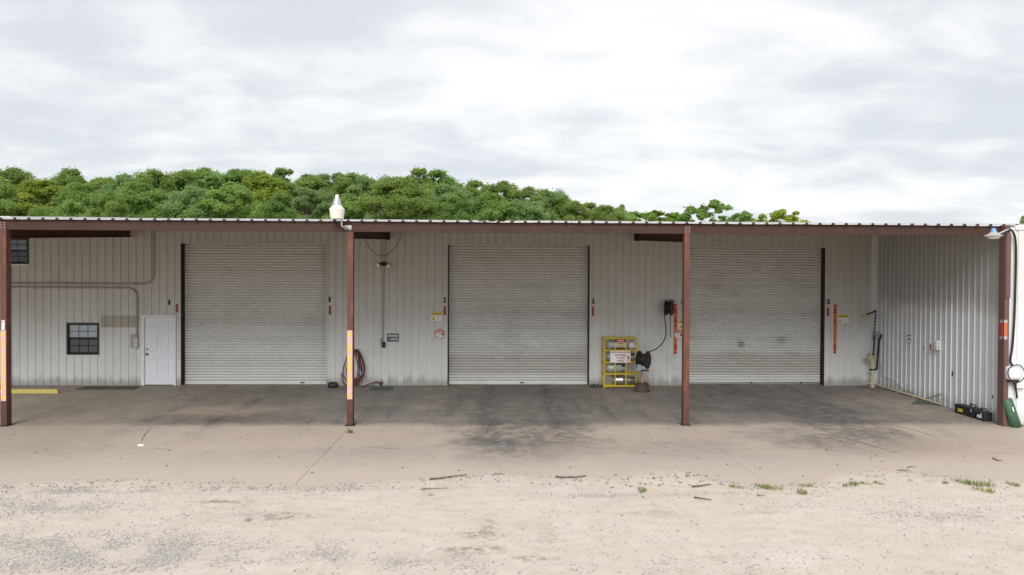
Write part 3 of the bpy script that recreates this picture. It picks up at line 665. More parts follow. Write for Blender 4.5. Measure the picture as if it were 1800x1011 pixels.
# posts
PW, PD = .135, .175
post_x = []
for i, (pa, pb) in enumerate(((3.5, 13), (610.5, 621), (1199.5, 1211))):
    xc = X0+i*BAY+(-.02 if i == 0 else 0.0); post_x.append(xc)
    mb = MB().box(xc-PW/2, xc+PW/2, DF-.09, DF-.09+PD, .012, FB-.001 if i == 1 else FT-.03)
    po = mb.build('post', M_POST, cano, bev=.008)
    MB().box(xc-.11, xc+.11, DF-.13, DF+.13, 0, .012).build('base_plate', M_JAMB, po)
    mb = MB()
    for sx in (-.04, .04):
        for sz in (FB+.04, FB+.1, FB+.15):
            mb.lathe((xc+sx, DF-.0905, sz), (0,-1,0), [(0,.010),(.009,.009)], 6)
    if i != 1: mb.build('bolt_set', M_GALV, po)['kind'] = 'stuff'
    # rafter from the post back to the wall, slightly rising
    fz = (at_y(22, 418.5, DF), at_y(660, 419.5, DF), at_y(1196, 425.5, DF))[i].z; bz = (at_y(230, 417, DB), at_y(680, 421, DB), at_y(1120, 422.5, DB))[i].z
    y0, y1 = DF-.08+PD+.01, DB-.02
    q = .075; mb = MB()
    for xa, xb2, l, u in ((xc-q, xc+q, 0, .012), (xc-.006, xc+.006, .012, .26), (xc-q, xc+q, .26, .272)):
        mb.add([(xa,y0,fz+l),(xb2,y0,fz+l),(xb2,y1,bz+l),(xa,y1,bz+l),(xa,y0,fz+u),(xb2,y0,fz+u),(xb2,y1,bz+u),(xa,y1,bz+u)],
               [(0,3,2,1),(4,5,6,7),(0,1,5,4),(1,2,6,5),(2,3,7,6),(3,0,4,7)])
    mb.build('rafter', M_JAMB, cano, smooth=False)
    MB().box(xc-q-.03, xc+q+.03, DB-.018, DB-.004, bz-.02, bz+.32).build('rafter_plate', M_JAMB if i else M_CREAM, cano)
# purlins under the roofing
for y in (DF+1.4, DF+2.9, DF+4.4):
    MB().box(-22.4, XS-.06, y-.03, y+.03, roof_z(y)-.16, roof_z(y)-.02).build('purlin', M_BROWN, cano)
# ribbed roof sheets
def roof_mesh(y0, y1):
    P = []; 
    for k in range(3):
        b = k*.3048; P += [(b,0),(b+.105,0),(b+.126,.037),(b+.174,.037),(b+.195,0)]
    P.append((.9144+.001, 0)); n = len(P); mb = MB()
    mb.add([(x_-.4572, y0-(DF), roof_z(y0)+h) for x_, h in P]+[(x_-.4572, y1-DF, roof_z(y1)+h) for x_, h in P], [(i, i+1, n+i+1, n+i) for i in range(n-1)])
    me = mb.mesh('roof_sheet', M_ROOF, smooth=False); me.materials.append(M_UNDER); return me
rm = roof_mesh(DF-.14, DB+.7)
rph = at_y(1441, 400, DF-.14).x-.15
x = rph-.9144*30
k = 0
while x < XS+.9:
    if x > -23:
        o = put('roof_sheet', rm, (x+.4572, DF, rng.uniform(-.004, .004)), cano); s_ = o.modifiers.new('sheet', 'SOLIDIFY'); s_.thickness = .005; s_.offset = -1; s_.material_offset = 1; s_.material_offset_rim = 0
    x += .9144
# dark plugs standing in for the shade inside the open rib ends
cl_ = MB(); x = rph-.9144*30
while x < XS+.9:
    for k in range(3):
        b = x+k*.3048
        if b > -23: cl_.prism([(b+.104, roof_z(DF-.14)-.012), (b+.196, roof_z(DF-.14)-.012), (b+.173, roof_z(DF-.14)+.035), (b+.127, roof_z(DF-.14)+.035)], DF-.146, DF-.10)
    x += .9144
cl_.build('rib_end_shade', M_JAMB, cano, smooth=False)['kind'] = 'stuff'
# lapped flashing on the left end, a little higher than the rest
xa = at_y(76, 385, DF+1).x
mb = MB(); 
for y0, y1 in ((DF+.35, DF+5.2),):
    mb.add([(-22.5,y0,roof_z(y0)+.075),(xa-.35,y0,roof_z(y0)+.06),(xa,y1,roof_z(y1)+.05),(-22.5,y1,roof_z(y1)+.10),(-22.5,y0,roof_z(y0)+.03),(xa-.35,y0,roof_z(y0)+.033),(xa,y1,roof_z(y1)+.033),(-22.5,y1,roof_z(y1)+.033)],
           [(0,1,2,3),(4,7,6,5),(0,4,5,1),(1,5,6,2),(2,6,7,3),(3,7,4,0)])
mb.build('roof_flashing', M_ROOF, cano, smooth=False)

# ================================================================== WHITE SHED on the right
shed = thing('white_shed', 'white ribbed metal shed with brown corner column closing the right end', 'shed', (XS+2, DF, 0))
y = DF+.02; k = 0; SY1 = DB-.02
ns_ = 6; step = .9144
y = DF-.02
while y < DB+.07:
    y1 = min(y+step, DB+.08); mb = MB()
    strip(mb, y, y1, zg(y)-.05, 4.9, XS+.0012*(k % 2), DF-.02, 'rib', 'x')
    mb.v = [(a, b, c if c < 2 else roof_z(b)-.035) for a, b, c in mb.v]
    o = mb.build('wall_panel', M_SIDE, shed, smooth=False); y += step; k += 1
# brown column and its upper cover
cx0 = at_y(1757, 700, DF-.02).x; cx1 = at_y(1772.5, 700, DF-.25).x; ux1 = at_y(1777, 450, DF-.27).x
cxl = at_y(1764, 700, DF-.25).x
MB().box(cxl, cx1, DF-.25, DF-.035, 0, 4.6).build('column', M_TRIM, shed, bev=.008)
zc = at_y(1770, 524, DF-.28).z
MB().box(cxl+.01, ux1, DF-.28, DF-.252, zc, FB+.05).build('column_cover', M_TRIM, shed, bev=.006)
p = at_y(1757.5, 560, DF-.25)
# front sheeting to the right of the column
x = cx1-.03; k = 0
while x < 17:
    mb = MB(); strip(mb, x, x+.9144, -.02, 4.56, DF-.16+.001*(k % 2), cx1-.2, 'groove')
    mb.build('wall_panel', M_WHITE, shed, smooth=False); x += .9144; k += 1
MB().box(XCR+.24, 17.2, DF-.19, DF-.10, 4.50, 4.60).build('eave_trim', M_FRAMEW, shed)
mb = MB(); mb.add([(XS+.5,DF-.2,4.605),(17.2,DF-.2,4.605),(17.2,DB+1,4.9),(XS+.5,DB+1,4.9)], [(0,1,2,3)]); mb.build('roof', M_ROOF, shed)
# torn holes in the side sheeting
for px, py, s in ((1674,657,.05),(1744.5,698,.03),(1623,612,.03)):
    q = at_x(px, py, XS-.027); pts = [(math.cos(t)*s*(.45+.3*rng.random()), math.sin(t)*s*(1.3+.6*rng.random())) for t in np.linspace(0, 6.0, 9)]
    mb = MB(); mb.add([(XS-.0275, q.y+a, q.z+b) for a, b in pts], [tuple(range(9))]); mb.build('rust_hole', M_INK, shed)

# ================================================================== WALL FITTINGS
def bend(path, r=.12, n=6):
    out = [Vector(path[0])]
    for i in range(1, len(path)-1):
        a, b, c = Vector(path[i-1]), Vector(path[i]), Vector(path[i+1]); rr = min(r, (a-b).length*.49, (c-b).length*.49)
        p, q = b+(a-b).normalized()*rr, b+(c-b).normalized()*rr
        for k in range(n+1):
            t = k/n; out.append(p*(1-t)**2+b*2*t*(1-t)+q*t*t)
    return out+[Vector(path[-1])]
def onwall(px, py, off=.035): return at_y(px, py, DB-off)
def clamps(parent, pts, mat, r):
    for px, py in pts:
        q = onwall(px, py); MB().cbox((q.x, DB-.022, q.z), (.05, .04, r*3.0)).build('pipe_clamp', mat, parent)
c1 = thing('conduit', 'upper grey pipe running along the wall and turning up near the first door', 'conduit', onwall(130, 498), 'conduits on the left wall')
MB().tube(bend([onwall(-330,496), onwall(269.5,499), onwall(270,404)], .32, 8), .028, 10).build('pipe', M_PIPE, c1)
clamps(c1, [(85,498),(150,498),(237,498.5),(270,430)], M_PIPE, .03)
c2 = thing('conduit', 'lower grey pipe along the wall dropping to a switch box by the entry door', 'conduit', onwall(120, 505), 'conduits on the left wall')
MB().tube(bend([onwall(-330,503), onwall(241,506), onwall(240.5,595)], .32, 8), .026, 10).build('pipe', M_PIPE, c2)
clamps(c2, [(60,505),(142,505.5),(205,505.8),(240.7,545)], M_PIPE, .03)
q = rect(236, 594, 242.5, 611, DB-.05); MB().box(q[0], q[1], DB-.09, DB-.005, q[2], q[3]).build('switch_box', M_GALV, c2, bev=.006)
c3 = thing('flood_light', 'twin-head security flood light on a conduit between the first two doors', 'flood light', onwall(674, 605))
MB().box(onwall(671,430).x, onwall(677.5,430).x, DB-.05, DB-.004, onwall(674,462).z, onwall(674,408).z).build('cable_duct', M_WALL_TAN, c3)
MB().tube([onwall(674.5,466), onwall(674,520), onwall(673.4,601)], .016, 8).build('pipe', M_PIPE, c3)
q = onwall(674.5, 463.5, .07); MB().lathe((q.x, DB-.005, q.z), (0,-1,0), [(0,.075),(.05,.07),(.075,.05)], 14).build('junction_box', M_DARK, c3)
for px, py, dx in ((666,465.5,-1),(682,467,1)):
    q = onwall(px, py, .2); d = Vector((dx*.55,-1,-.45)).normalized()
    hd = MB().lathe(q-d*.09, d, [(0,.025),(.03,.05),(.12,.072),(.135,.075)], 14).build('lamp_head', M_DARK, c3)
    MB().lathe(q+d*.046, d, [(0,.068),(.012,.055),(.02,.02)], 14).build('lens', M_LENS, hd)
    MB().tube([onwall(674.5,463.5,.07), q-d*.08], .013, 6).build('arm', M_DARK, c3)
q = rect(671, 601, 677.5, 611, DB-.05); MB().box(q[0], q[1], DB-.08, DB-.004, q[2], q[3]).build('outlet_box', M_DARK, c3, bev=.006)
q = rect(668.5, 594, 671, 604, DB-.04); MB().box(q[0], q[1], DB-.05, DB-.004, q[2], q[3]).build('cover_plate', M_PIPE, c3)
wr = MB(); pts = []
for t in np.linspace(0, 1, 17):
    pts.append(at_y(636+t*72, 404+46*(1-(2*t-1)**2)**.8+(0 if t < .5 else 0), DB-.5))
wr.tube(pts, .009, 6)
tag(wr.build('cable', M_INK), 'thin black cable sagging in a loop below the canopy above the flood light', 'cable')

# bay numbers and red reflectors beside each roller door
def flat(name, r, y, mat, parent=None, t=.003): return MB().box(r[0], r[1], y-t, y, r[2], r[3]).build(name, mat, parent)
NUM = [('1',297.5,531.5,'black number 1 on the wall above the entry door'),('1',579.5,526.5,'black number 1 on the wall right of the first roll-up door'),
       ('2',781.7,527.5,'black number 2 left of the middle roll-up door, above the caution sign'),('2',1042.5,529.5,'black number 2 right of the middle roll-up door, above the yellow rack'),
       ('3',1200,530.5,'black number 3 half hidden behind the third rust brown post'),('3',1455.8,530.5,'black number 3 right of the third roll-up door')]
for ch, px, py, lb in NUM:
    hw = 1.7 if ch == '1' else 2.9
    q = rect(px-hw, py-4.5, px+hw, py+4.5, DB-.006)
    tag(text_mesh(ch, *q, DB-.007, .04).build('bay_number', M_INK, smooth=False), lb, 'number', 'bay numbers beside the roll-up doors')
for px, a, b, lb in ((311.3,534,549.5,'red reflector strip on the wall right of the entry door top'),(580.2,537.5,553.5,'red reflector strip under the number 1 right of the first roll-up door'),
                 (781.8,538,553.5,'red reflector strip under the number 2 beside the caution sign of the middle door'),(1042.4,539.5,555.5,'red reflector strip under the number 2 above the yellow rack'),(1455.5,541,556,'red reflector strip under the number 3 beside the right NO PARKING strip')):
    tag(flat('reflector_strip', rect(px-1.9, a, px+1.9, b, DB-.004), DB-.005, M_RED), lb, 'reflector', 'red reflector strips beside the roll-up doors')

def octagon(cx, cz, r): return [(cx+r*math.cos(R(22.5+45*k)), cz+r*math.sin(R(22.5+45*k))) for k in range(8)]
def caution(r, lb, y=DB-.006):
    x0, x1, z0, z1 = r; s = MB().box(x0, x1, y-.003, y, z0, z1).build('caution_sign', M_WSIGN); tag(s, lb, 'sign', 'caution signs on the wall')
    h = z1-z0; wd = x1-x0
    MB().box(x0+.004, x1-.004, y-.0045, y-.0032, z1-h*.36, z1-.004).build('header', M_SIGNY, s)
    text_mesh('! CAUTION', x0+wd*.10, x1-wd*.06, z1-h*.28, z1-h*.09, y-.0052, .01).build('lettering', M_INK, s, smooth=False)
    a = (x0+wd*.06, z0+h*.08); b = (x0+wd*.40, z0+h*.08); c = (x0+wd*.23, z0+h*.58)
    mb = MB(); mb.prism([a, b, c], y-.0045, y-.0032); mb.build('warning_triangle', M_SIGNY, s)
    mb = MB(); cx_ = x0+wd*.23
    mb.prism([(cx_-.008, z0+h*.23), (cx_+.008, z0+h*.23), (cx_+.012, z0+h*.42), (cx_-.012, z0+h*.42)], y-.0055, y-.0047); mb.prism([(cx_-.008, z0+h*.13), (cx_+.008, z0+h*.13), (cx_+.008, z0+h*.19), (cx_-.008, z0+h*.19)], y-.0055, y-.0047)
    mb.build('exclamation_mark', M_INK, s)
    mb = MB(); 
    for k, (u0, u1) in enumerate(((.48,.86),(.50,.70),(.52,.90))):
        zz_ = z0+h*(.50-.15*k); mb.box(x0+wd*u0, x0+wd*u1, y-.0045, y-.0033, zz_-h*.022, zz_+h*.022)
    mb.build('small_print', M_PIPE, s)['kind'] = 'stuff'
caution(rect(757.5, 549, 777.5, 564, DB-.006), 'yellow and white caution sign left of the middle roll-up door')
caution(rect(1192, 563.5, 1212, 578.5, DB-.006), 'yellow and white caution sign half hidden behind the third post')
caution(rect(1472, 553.5, 1492, 567.5, DB-.006), 'yellow and white caution sign beside the right NO PARKING strip')
def stop_sign(px, py, r, lb, y):
    c = at_y(px, py, y); s = MB(); s.prism(octagon(c.x, c.z, r), y-.003, y); s = s.build('stop_sign', M_SIGNRED); tag(s, lb, 'sign', 'octagonal stop signs on the wall')
    # white lower field of the octagon
    o = octagon(c.x, c.z, r*.9); zc_ = c.z+r*.26
    pts = [(c.x-r*.83, zc_)]+[p for p in (o[4], o[5], o[6], o[7]) if p[1] < zc_]+[(c.x+r*.83, zc_)]
    pts = [(c.x-r*.82, zc_), (c.x-r*.82, c.z-r*.34), (c.x-r*.34, c.z-r*.82), (c.x+r*.34, c.z-r*.82), (c.x+r*.82, c.z-r*.34), (c.x+r*.82, zc_)]
    mb = MB(); mb.prism(pts, y-.0045, y-.0032); mb.build('white_field', M_WSIGN, s)
    text_mesh('STOP', c.x-r*.55, c.x+r*.55, c.z+r*.34, c.z+r*.74, y-.005, .02).build('lettering', M_WSIGN, s, smooth=False)
    mb = MB()
    for k in range(5): mb.box(c.x-r*(.66-.03*k), c.x+r*(.10+.1*(k % 2)), y-.0055, y-.0046, c.z+r*(.06-.15*k), c.z+r*(.12-.15*k))
    mb.build('small_print', M_PIPE, s)['kind'] = 'stuff'
    mb = MB(); mb.box(c.x+r*.30, c.x+r*.70, y-.0055, y-.0046, c.z-r*.28, c.z+r*.14); mb.build('picture_panel', M_INK, s)
stop_sign(773.5, 587, .158, 'red octagonal stop notice below the caution sign of the middle door', DB-.006)
stop_sign(1192.8, 588, .158, 'red octagonal stop notice over a NO PARKING strip beside the third post', DB-.012)
def no_parking(r, lb, y, back, ink, words, name='no_parking_strip', dots=True, group=None, dot=None):
    x0, x1, z0, z1 = r; s = MB().box(x0, x1, y-.003, y, z0, z1).build(name, back); tag(s, lb, 'sign', group)
    cx_ = (x0+x1)/2; wd = x1-x0; H = z1-z0
    for ch, a, b in words:
        za, zb = z1-H*b, z1-H*a
        if ch == 'o*':
            rr = wd*.30; mb = MB(); mb.lathe((cx_, y-.0032, (za+zb)/2), (0,-1,0), [(0,rr),(.0015,rr)], 14); mb.build('dot', dot or ink, s)
        else:
            hw = wd*.34 if ch != 'I' else wd*.10
            text_mesh(ch, cx_-hw, cx_+hw, za, zb, y-.0042, .035).build('letter', ink, s, smooth=False)
def spell(s, a, b, fill=.8):
    k = len(s); st = (b-a)/k; return [(c, a+i*st, a+i*st+st*fill) for i, c in enumerate(s)]
NPW = [('o*',.02,.10)]+spell('NO', .19, .32)+spell('PARKING', .38, .82)+[('o*',.905,.985)]
no_parking(rect(1184.5, 534.5, 1190.5, 622, DB-.008), 'red vertical NO PARKING strip behind the wall hose reel, left of the third post', DB-.008, M_SIGNRED, M_ORNG, NPW, group='red NO PARKING strips on the wall')
no_parking(rect(1465, 535.5, 1470.5, 621.5, DB-.008), 'red vertical NO PARKING strip right of the third roll-up door', DB-.008, M_SIGNRED, M_ORNG, NPW, group='red NO PARKING strips on the wall')
YP = DF-.0915
NP2 = [('o*',.02,.10)]+spell('NO', .195, .32)+spell('PARKING', .375, .81)+[('o*',.905,.98)]
no_parking((post_x[1]-PW/2+.008, post_x[1]+PW/2-.012, at_y(615,702,YP).z, at_y(615,581,YP).z), 'faded pink NO PARKING strip with yellow letters on the second post', YP, M_PINK, M_YTXT, NP2, 'post_strip', group='pink parking strips on the posts')
NW = [('o*',.02,.09)]+spell('NOW', .14, .27)+spell('PARKING', .32, .64)+spell('ONLY', .69, .87)+[('o*',.905,.985)]
no_parking((post_x[0]-PW/2+.008, post_x[0]+PW/2-.012, at_y(5,705,YP).z, at_y(5,581,YP).z), 'faded pink PARKING ONLY strip with yellow letters on the leftmost post', YP, M_PINK, M_YTXT, NW, 'post_strip', group='pink parking strips on the posts')
q = (post_x[0]-.035, post_x[0]+.03, at_y(5,580,YP).z, at_y(5,563,YP).z)
s = MB().box(q[0], q[1], YP-.003, YP, q[2], q[3]).build('sticker', M_WSIGN); tag(s, 'small white sticker above the pink strip on the leftmost post', 'sticker')
MB().box(q[0]+.008, q[1]-.02, YP-.0042, YP-.0032, q[3]-.05, q[3]-.02).build('print', M_SIGNRED, s)
# BEWARE of DOG
r_ = rect(680.5, 586.5, 701, 600.5, DB-.006)
s = flat('dog_sign', r_, DB-.006, M_INK); tag(s, 'black BEWARE of DOG sign with white letters beside the outlet box', 'sign')
hx, hz = r_[1]-r_[0], r_[3]-r_[2]
text_mesh('BEWARE', r_[0]+hx*.07, r_[1]-hx*.07, r_[2]+hz*.56, r_[2]+hz*.88, DB-.0102, .035, .2).build('lettering', M_WSIGN, s, smooth=False)
text_mesh('of', r_[0]+hx*.07, r_[0]+hx*.24, r_[2]+hz*.16, r_[2]+hz*.38, DB-.0102, .01, .2).build('lettering', M_WSIGN, s, smooth=False)
text_mesh('DOG', r_[0]+hx*.31, r_[1]-hx*.07, r_[2]+hz*.14, r_[2]+hz*.46, DB-.0102, .035).build('lettering', M_WSIGN, s, smooth=False)

# red water hose hung on the wall, running to a spigot
hose = thing('garden_hose', 'red brown hose coiled on a wall hook behind the second post', 'hose', onwall(620, 672))
c = onwall(621, 646, .09)
for k in range(7):
    rx = (.16, .19, .22, .13, .17, .30, .26)[k]; top = onwall(620, 615+rng.uniform(-1,1)).z; bot = onwall(620, (672,669,666,672,676,673,670)[k]).z
    cxk = c.x+(.03, .05, .1, .0, .06, .02, .08)[k]; pts = []
    for j in range(28):
        t = 2*math.pi*j/28; zc_ = (top+bot)/2; rz = (top-bot)/2
        pts.append((cxk+rx*math.sin(t)*(1.0-.28*math.cos(t))+.012*math.sin(3*t+k), DB-.05-.018*k+.008*math.sin(2*t+k), zc_+rz*math.cos(t)))
    MB().tube(pts, .017, 7, closed=True).build('loop', M_HOSE, hose)
pts = [onwall(600, 655, .09), onwall(604, 673, .12), onwall(618, 681, .16), gnd(638, 681)+Vector((0,0,.03)), onwall(650, 675, .12), onwall(660, 671.5, .08), onwall(668, 672, .07)]
mb = MB()
cr = []
for i in range(len(pts)-1):
    p0_, p1_, p2_, p3_ = pts[max(i-1,0)], pts[i], pts[i+1], pts[min(i+2,len(pts)-1)]
    for t in np.linspace(0, 1, 7)[:-1]: cr.append(.5*((2*p1_)+(p2_-p0_)*t+(2*p0_-5*p1_+4*p2_-p3_)*t*t+(3*p1_-p0_-3*p2_+p3_)*t**3))
mb.tube(cr+[pts[-1]], .017, 7); mb.build('hose_end', M_HOSE, hose)
q = onwall(620, 616); MB().box(q.x-.06, q.x+.06, DB-.16, DB-.003, q.z-.025, q.z+.0).build('hook', M_DARK, hose)
q = onwall(633, 655, .16); MB().tube([q+Vector((0,0,.08)), q+Vector((.03,0,-.08))], .022, 8).build('nozzle', M_GALV, hose)
sp_ = thing('water_spigot', 'short iron standpipe and tap at the wall foot feeding the red hose', 'tap', (onwall(669,676).x, DB-.07, FLOOR))
q = onwall(669, 671, .07); MB().tube([(q.x, q.y, FLOOR-.02), (q.x, q.y, q.z+.03)], .03, 8).build('pipe', M_JAMB, sp_)
MB().tube([(q.x-.08, q.y-.01, q.z), (q.x+.05, q.y-.01, q.z)], .024, 8).build('valve', M_BRASS, sp_)
MB().lathe((q.x, q.y, q.z+.03), (0,0,1), [(0,.045),(.015,.045),(.02,.02)], 10).build('handwheel', M_GALV, sp_)

# black rubber lump by the first door
p = gnd(584.5, 682); mb = MB(); 
prof = []
for i in range(9):
    t = i/8; xx = -.17+.34*t; rr = .095*(1-abs(2*t-1)**3.2)**.6+.006
    prof.append((xx+.17, rr))
mb.lathe((p.x-.17, p.y+.05, p.z+.075), (1,0,0), prof, 14)
mb.v = [(v[0], v[1]+.008*math.sin(v[0]*60), max(v[2]+.006*math.sin(v[0]*45), p.z)) for v in mb.v]
lump = mb.build('rubber_chock', M_BLACK); tag(lump, 'black rubber chock lying at the right foot of the first roll-up door', 'wheel chock')
MB().tube([(p.x-.10, p.y-.02, p.z+.155), (p.x, p.y-.02, p.z+.175), (p.x+.10, p.y-.02, p.z+.155)], .012, 6).build('handle', M_BLACK, lump)

# flat mats and grates along the wall
def floor_mat(a, b, c, d, lb, grate=False):
    p0_, p1_, p2_, p3_ = gnd(*a), gnd(*b), gnd(*c), gnd(*d)
    up = Vector((0,0,.012)); mb = MB(); P = [p0_, p1_, p2_, p3_]
    mb.add([v+Vector((0,0,.001)) for v in P]+[v+up for v in P], [(4,5,6,7),(0,1,5,4),(1,2,6,5),(2,3,7,6),(3,0,4,7)])
    o = mb.build('floor_mat', M_MAT, smooth=False); tag(o, lb, 'mat', 'dark mats on the floor')
    mb = MB(); n = 16                                     # raised ribs across the mat
    for i in range(n):
        t = (i+.5)/n; a_ = p0_.lerp(p1_, t)+up; b_ = p3_.lerp(p2_, t)+up; wv_ = (p1_-p0_)/n*.25; h = Vector((0,0,.006))
        mb.add([a_-wv_, a_+wv_, b_+wv_, b_-wv_, a_-wv_+h, a_+wv_+h, b_+wv_+h, b_-wv_+h], [(4,5,6,7),(0,1,5,4),(1,2,6,5),(2,3,7,6),(3,0,4,7)])
    mb.build('rib_field', M_MAT, o, smooth=False)['kind'] = 'stuff'
floor_mat((131,685.5),(184,685.5),(196,680),(150,680), 'dark green mat below the small window, nearer the yellow kerb')
floor_mat((188,685.5),(236,685.5),(246,680),(200,680), 'green mat on the floor just left of the entry door')
floor_mat((648,687.5),(690,687.5),(692,681),(656,681), 'dark grating on the floor in front of the water tap')
floor_mat((1600,711),(1648,713),(1652,707),(1612,704), 'dark green mat beside the pipe at the side wall')

# yellow wheel stop
p = gnd(102, 692); a = gnd(20, 692); xl = p.x-1.85
mb = MB(); y0 = p.y; h = .115
mb.add([(xl,y0,p.z),(p.x,y0,p.z),(p.x,y0+.17,p.z),(xl,y0+.17,p.z),(xl+.03,y0+.035,p.z+h),(p.x-.05,y0+.035,p.z+h),(p.x-.05,y0+.135,p.z+h),(xl+.03,y0+.135,p.z+h)],
       [(0,3,2,1),(4,5,6,7),(0,1,5,4),(1,2,6,5),(2,3,7,6),(3,0,4,7)])
tag(mb.build('wheel_stop', M_KERB, smooth=False, bev=.012), 'yellow painted concrete wheel stop behind the leftmost post', 'wheel stop')

# ------------------------------------------------------------------ gas rack
RY = DB-.52
rk = thing('gas_rack', 'yellow steel cage rack of gas bottles right of the middle door', 'rack', (at_y(1090,684,RY).x, RY, zg(RY)))
fx = [at_y(v, 650, RY).x for v in (1062, 1081.3, 1100.3, 1119)]; fz_ = [at_y(1090, v, RY).z for v in (595, 616.3, 637, 657.5, 679)]
gz = zg(RY); ry1 = DB-.06; t = .016
for i, x_ in enumerate(fx):
    MB().box(x_-t, x_+t, RY-t, RY+t, gz if i in (0, 3) else fz_[4]+t, fz_[0]+t).build('upright', M_YEL, rk)
    MB().box(x_-t, x_+t, ry1-t, ry1+t, gz if i in (0, 3) else fz_[4]+t, fz_[0]+t).build('upright', M_YEL, rk)
for z in fz_:
    for yy in (RY-.002, ry1+.002): MB().box(fx[0]+t, fx[3]-t, yy-t*.8, yy+t*.8, z-t, z+t).build('rail', M_YEL, rk)
    for x_ in (fx[0], fx[3]): MB().box(x_-t*.8, x_+t*.8, RY+t, ry1-t, z-t*.9, z+t*.9).build('side_rail', M_YEL, rk)
    MB().box(fx[0]+t, fx[3]-t, RY+.16, RY+.19, z-t*.7, z+t*.7).build('shelf_bar', M_YEL, rk); MB().box(fx[0]+t, fx[3]-t, RY+.30, RY+.33, z-t*.7, z+t*.7).build('shelf_bar', M_YEL, rk)
def gas(xa, xb, zbase, r, lb, mat, flip=False, y=RY+.24):
    o = thing('gas_bottle', lb, 'gas bottle', ((xa+xb)/2, y, zbase), 'gas bottles in the yellow rack')
    L = xb-xa; z = zbase+r; s = -1 if flip else 1; st = (xb if flip else xa)
    b = L*.78
    MB().lathe((st, y, z), (s,0,0), [(0,r*.72),(.02,r*.80),(.021,r*.6),(.03,r*.8),(.06,r*.96),(.09,r),(b*.5,r),(b*.5+.006,r*1.015),(b*.5+.014,r),(b-.05,r),(b-.02,r*.93),(b,r*.74),(b+.012,r*.4)], 20).build('tank', mat, o)
    MB().lathe((st+s*b, y, z), (s,0,0), [(0,.03),(L*.1,.03),(L*.1,.045),(L*.16,.045),(L*.16,.02)], 10).build('valve', M_BRASS, o)
    mb = MB()                                              # collar guard, open at the top
    n = 14; a0, a1 = R(-20), R(290)
    for k in range(n):
        t0 = a0+(a1-a0)*k/(n-1); 
        for xx in (st+s*(b-.015), st+s*L):
            for rr in (r*.70, r*.74): mb.v.append((xx, y+rr*math.sin(t0), z+rr*math.cos(t0)))
    for k in range(n-1):
        i = k*4; mb.f += [(i, i+4, i+6, i+2), (i+1, i+3, i+7, i+5), (i+2, i+6, i+7, i+3), (i, i+1, i+5, i+4)]
    mb.build('collar', mat, o)
T_ = .013
X = lambda px: at_y(px, 650, RY+.24).x
gas(X(1066), X(1097), fz_[1]+T_, .135, 'pale grey gas bottle on the top shelf behind the danger sign', M_CYL)
gas(X(1103.5), X(1117), fz_[1]+T_, .12, 'short gas bottle with white guard at the right of the top shelf', M_PLASTIC)
gas(X(1066), X(1117), fz_[2]+T_, .135, 'gas bottle mostly hidden behind the parts and package sign', M_CYL)
gas(X(1065), X(1100), fz_[3]+T_, .14, 'dull grey gas bottle on the third shelf of the yellow rack', M_CYL)
gas(X(1077), X(1117), fz_[4]+T_, .135, 'shiny aluminium gas bottle on the bottom shelf of the yellow rack', M_ALU)
yk = RY-t-.004
r_ = rect(1080.5, 595.5, 1101, 610, yk); s = flat('danger_sign', r_, yk, simple('sign_cream', (.70,.56,.34), .5)); tag(s, 'cream DANGER FLAMMABLE STORAGE sign on top of the yellow rack', 'sign')
hx, hz = r_[1]-r_[0], r_[3]-r_[2]
MB().box(r_[0]+.006, r_[1]-.006, yk-.0045, yk-.0032, r_[2]+hz*.58, r_[3]-.006).build('header', M_INK, s)
mb = MB(); cx_, cz_ = (r_[0]+r_[1])/2, r_[2]+hz*.78; mb.add([(cx_+math.cos(a)*hx*.42, yk-.0048, cz_+math.sin(a)*hz*.16) for a in np.linspace(0, 2*math.pi, 21)[:-1]], [tuple(range(20))]); mb.build('oval', M_SIGNRED, s)
text_mesh('DANGER', cx_-hx*.30, cx_+hx*.30, cz_-hz*.09, cz_+hz*.09, yk-.0055, .01).build('lettering', M_WSIGN, s, smooth=False)
text_mesh('FLAMMABLE', r_[0]+hx*.08, r_[1]-hx*.08, r_[2]+hz*.34, r_[2]+hz*.50, yk-.0045, .01).build('lettering', M_INK, s, smooth=False)
text_mesh('STORAGE', r_[0]+hx*.16, r_[1]-hx*.16, r_[2]+hz*.10, r_[2]+hz*.26, yk-.0045, .01).build('lettering', M_INK, s, smooth=False)
r_ = rect(1072.8, 616.8, 1108.2, 637.5, yk); s = flat('delivery_sign', r_, yk, M_WSIGN); tag(s, 'white PARTS & PACKAGE DELIVERIES TO SHOP OFFICE sign on the yellow rack', 'sign')
hx, hz = r_[1]-r_[0], r_[3]-r_[2]
for tx, a, b, zz_ in (('PARTS & PACKAGE',.04,.95,.80),('DELIVERIES',.22,.78,.56),('TO SHOP',.30,.72,.32),('OFFICE',.33,.67,.07)):
    text_mesh(tx, r_[0]+hx*a, r_[0]+hx*b, r_[2]+hz*zz_, r_[2]+hz*(zz_+.15), yk-.0042, .03).build('lettering', M_PURP, s, smooth=False)
ax_ = r_[0]+hx*.89; mb = MB(); mb.prism([(ax_-.016,r_[2]+hz*.1),(ax_+.016,r_[2]+hz*.1),(ax_+.016,r_[2]+hz*.42),(ax_+.038,r_[2]+hz*.42),(ax_,r_[2]+hz*.66),(ax_-.038,r_[2]+hz*.42),(ax_-.016,r_[2]+hz*.42)], yk-.0045, yk-.0032); mb.build('arrow', M_SIGNRED, s)

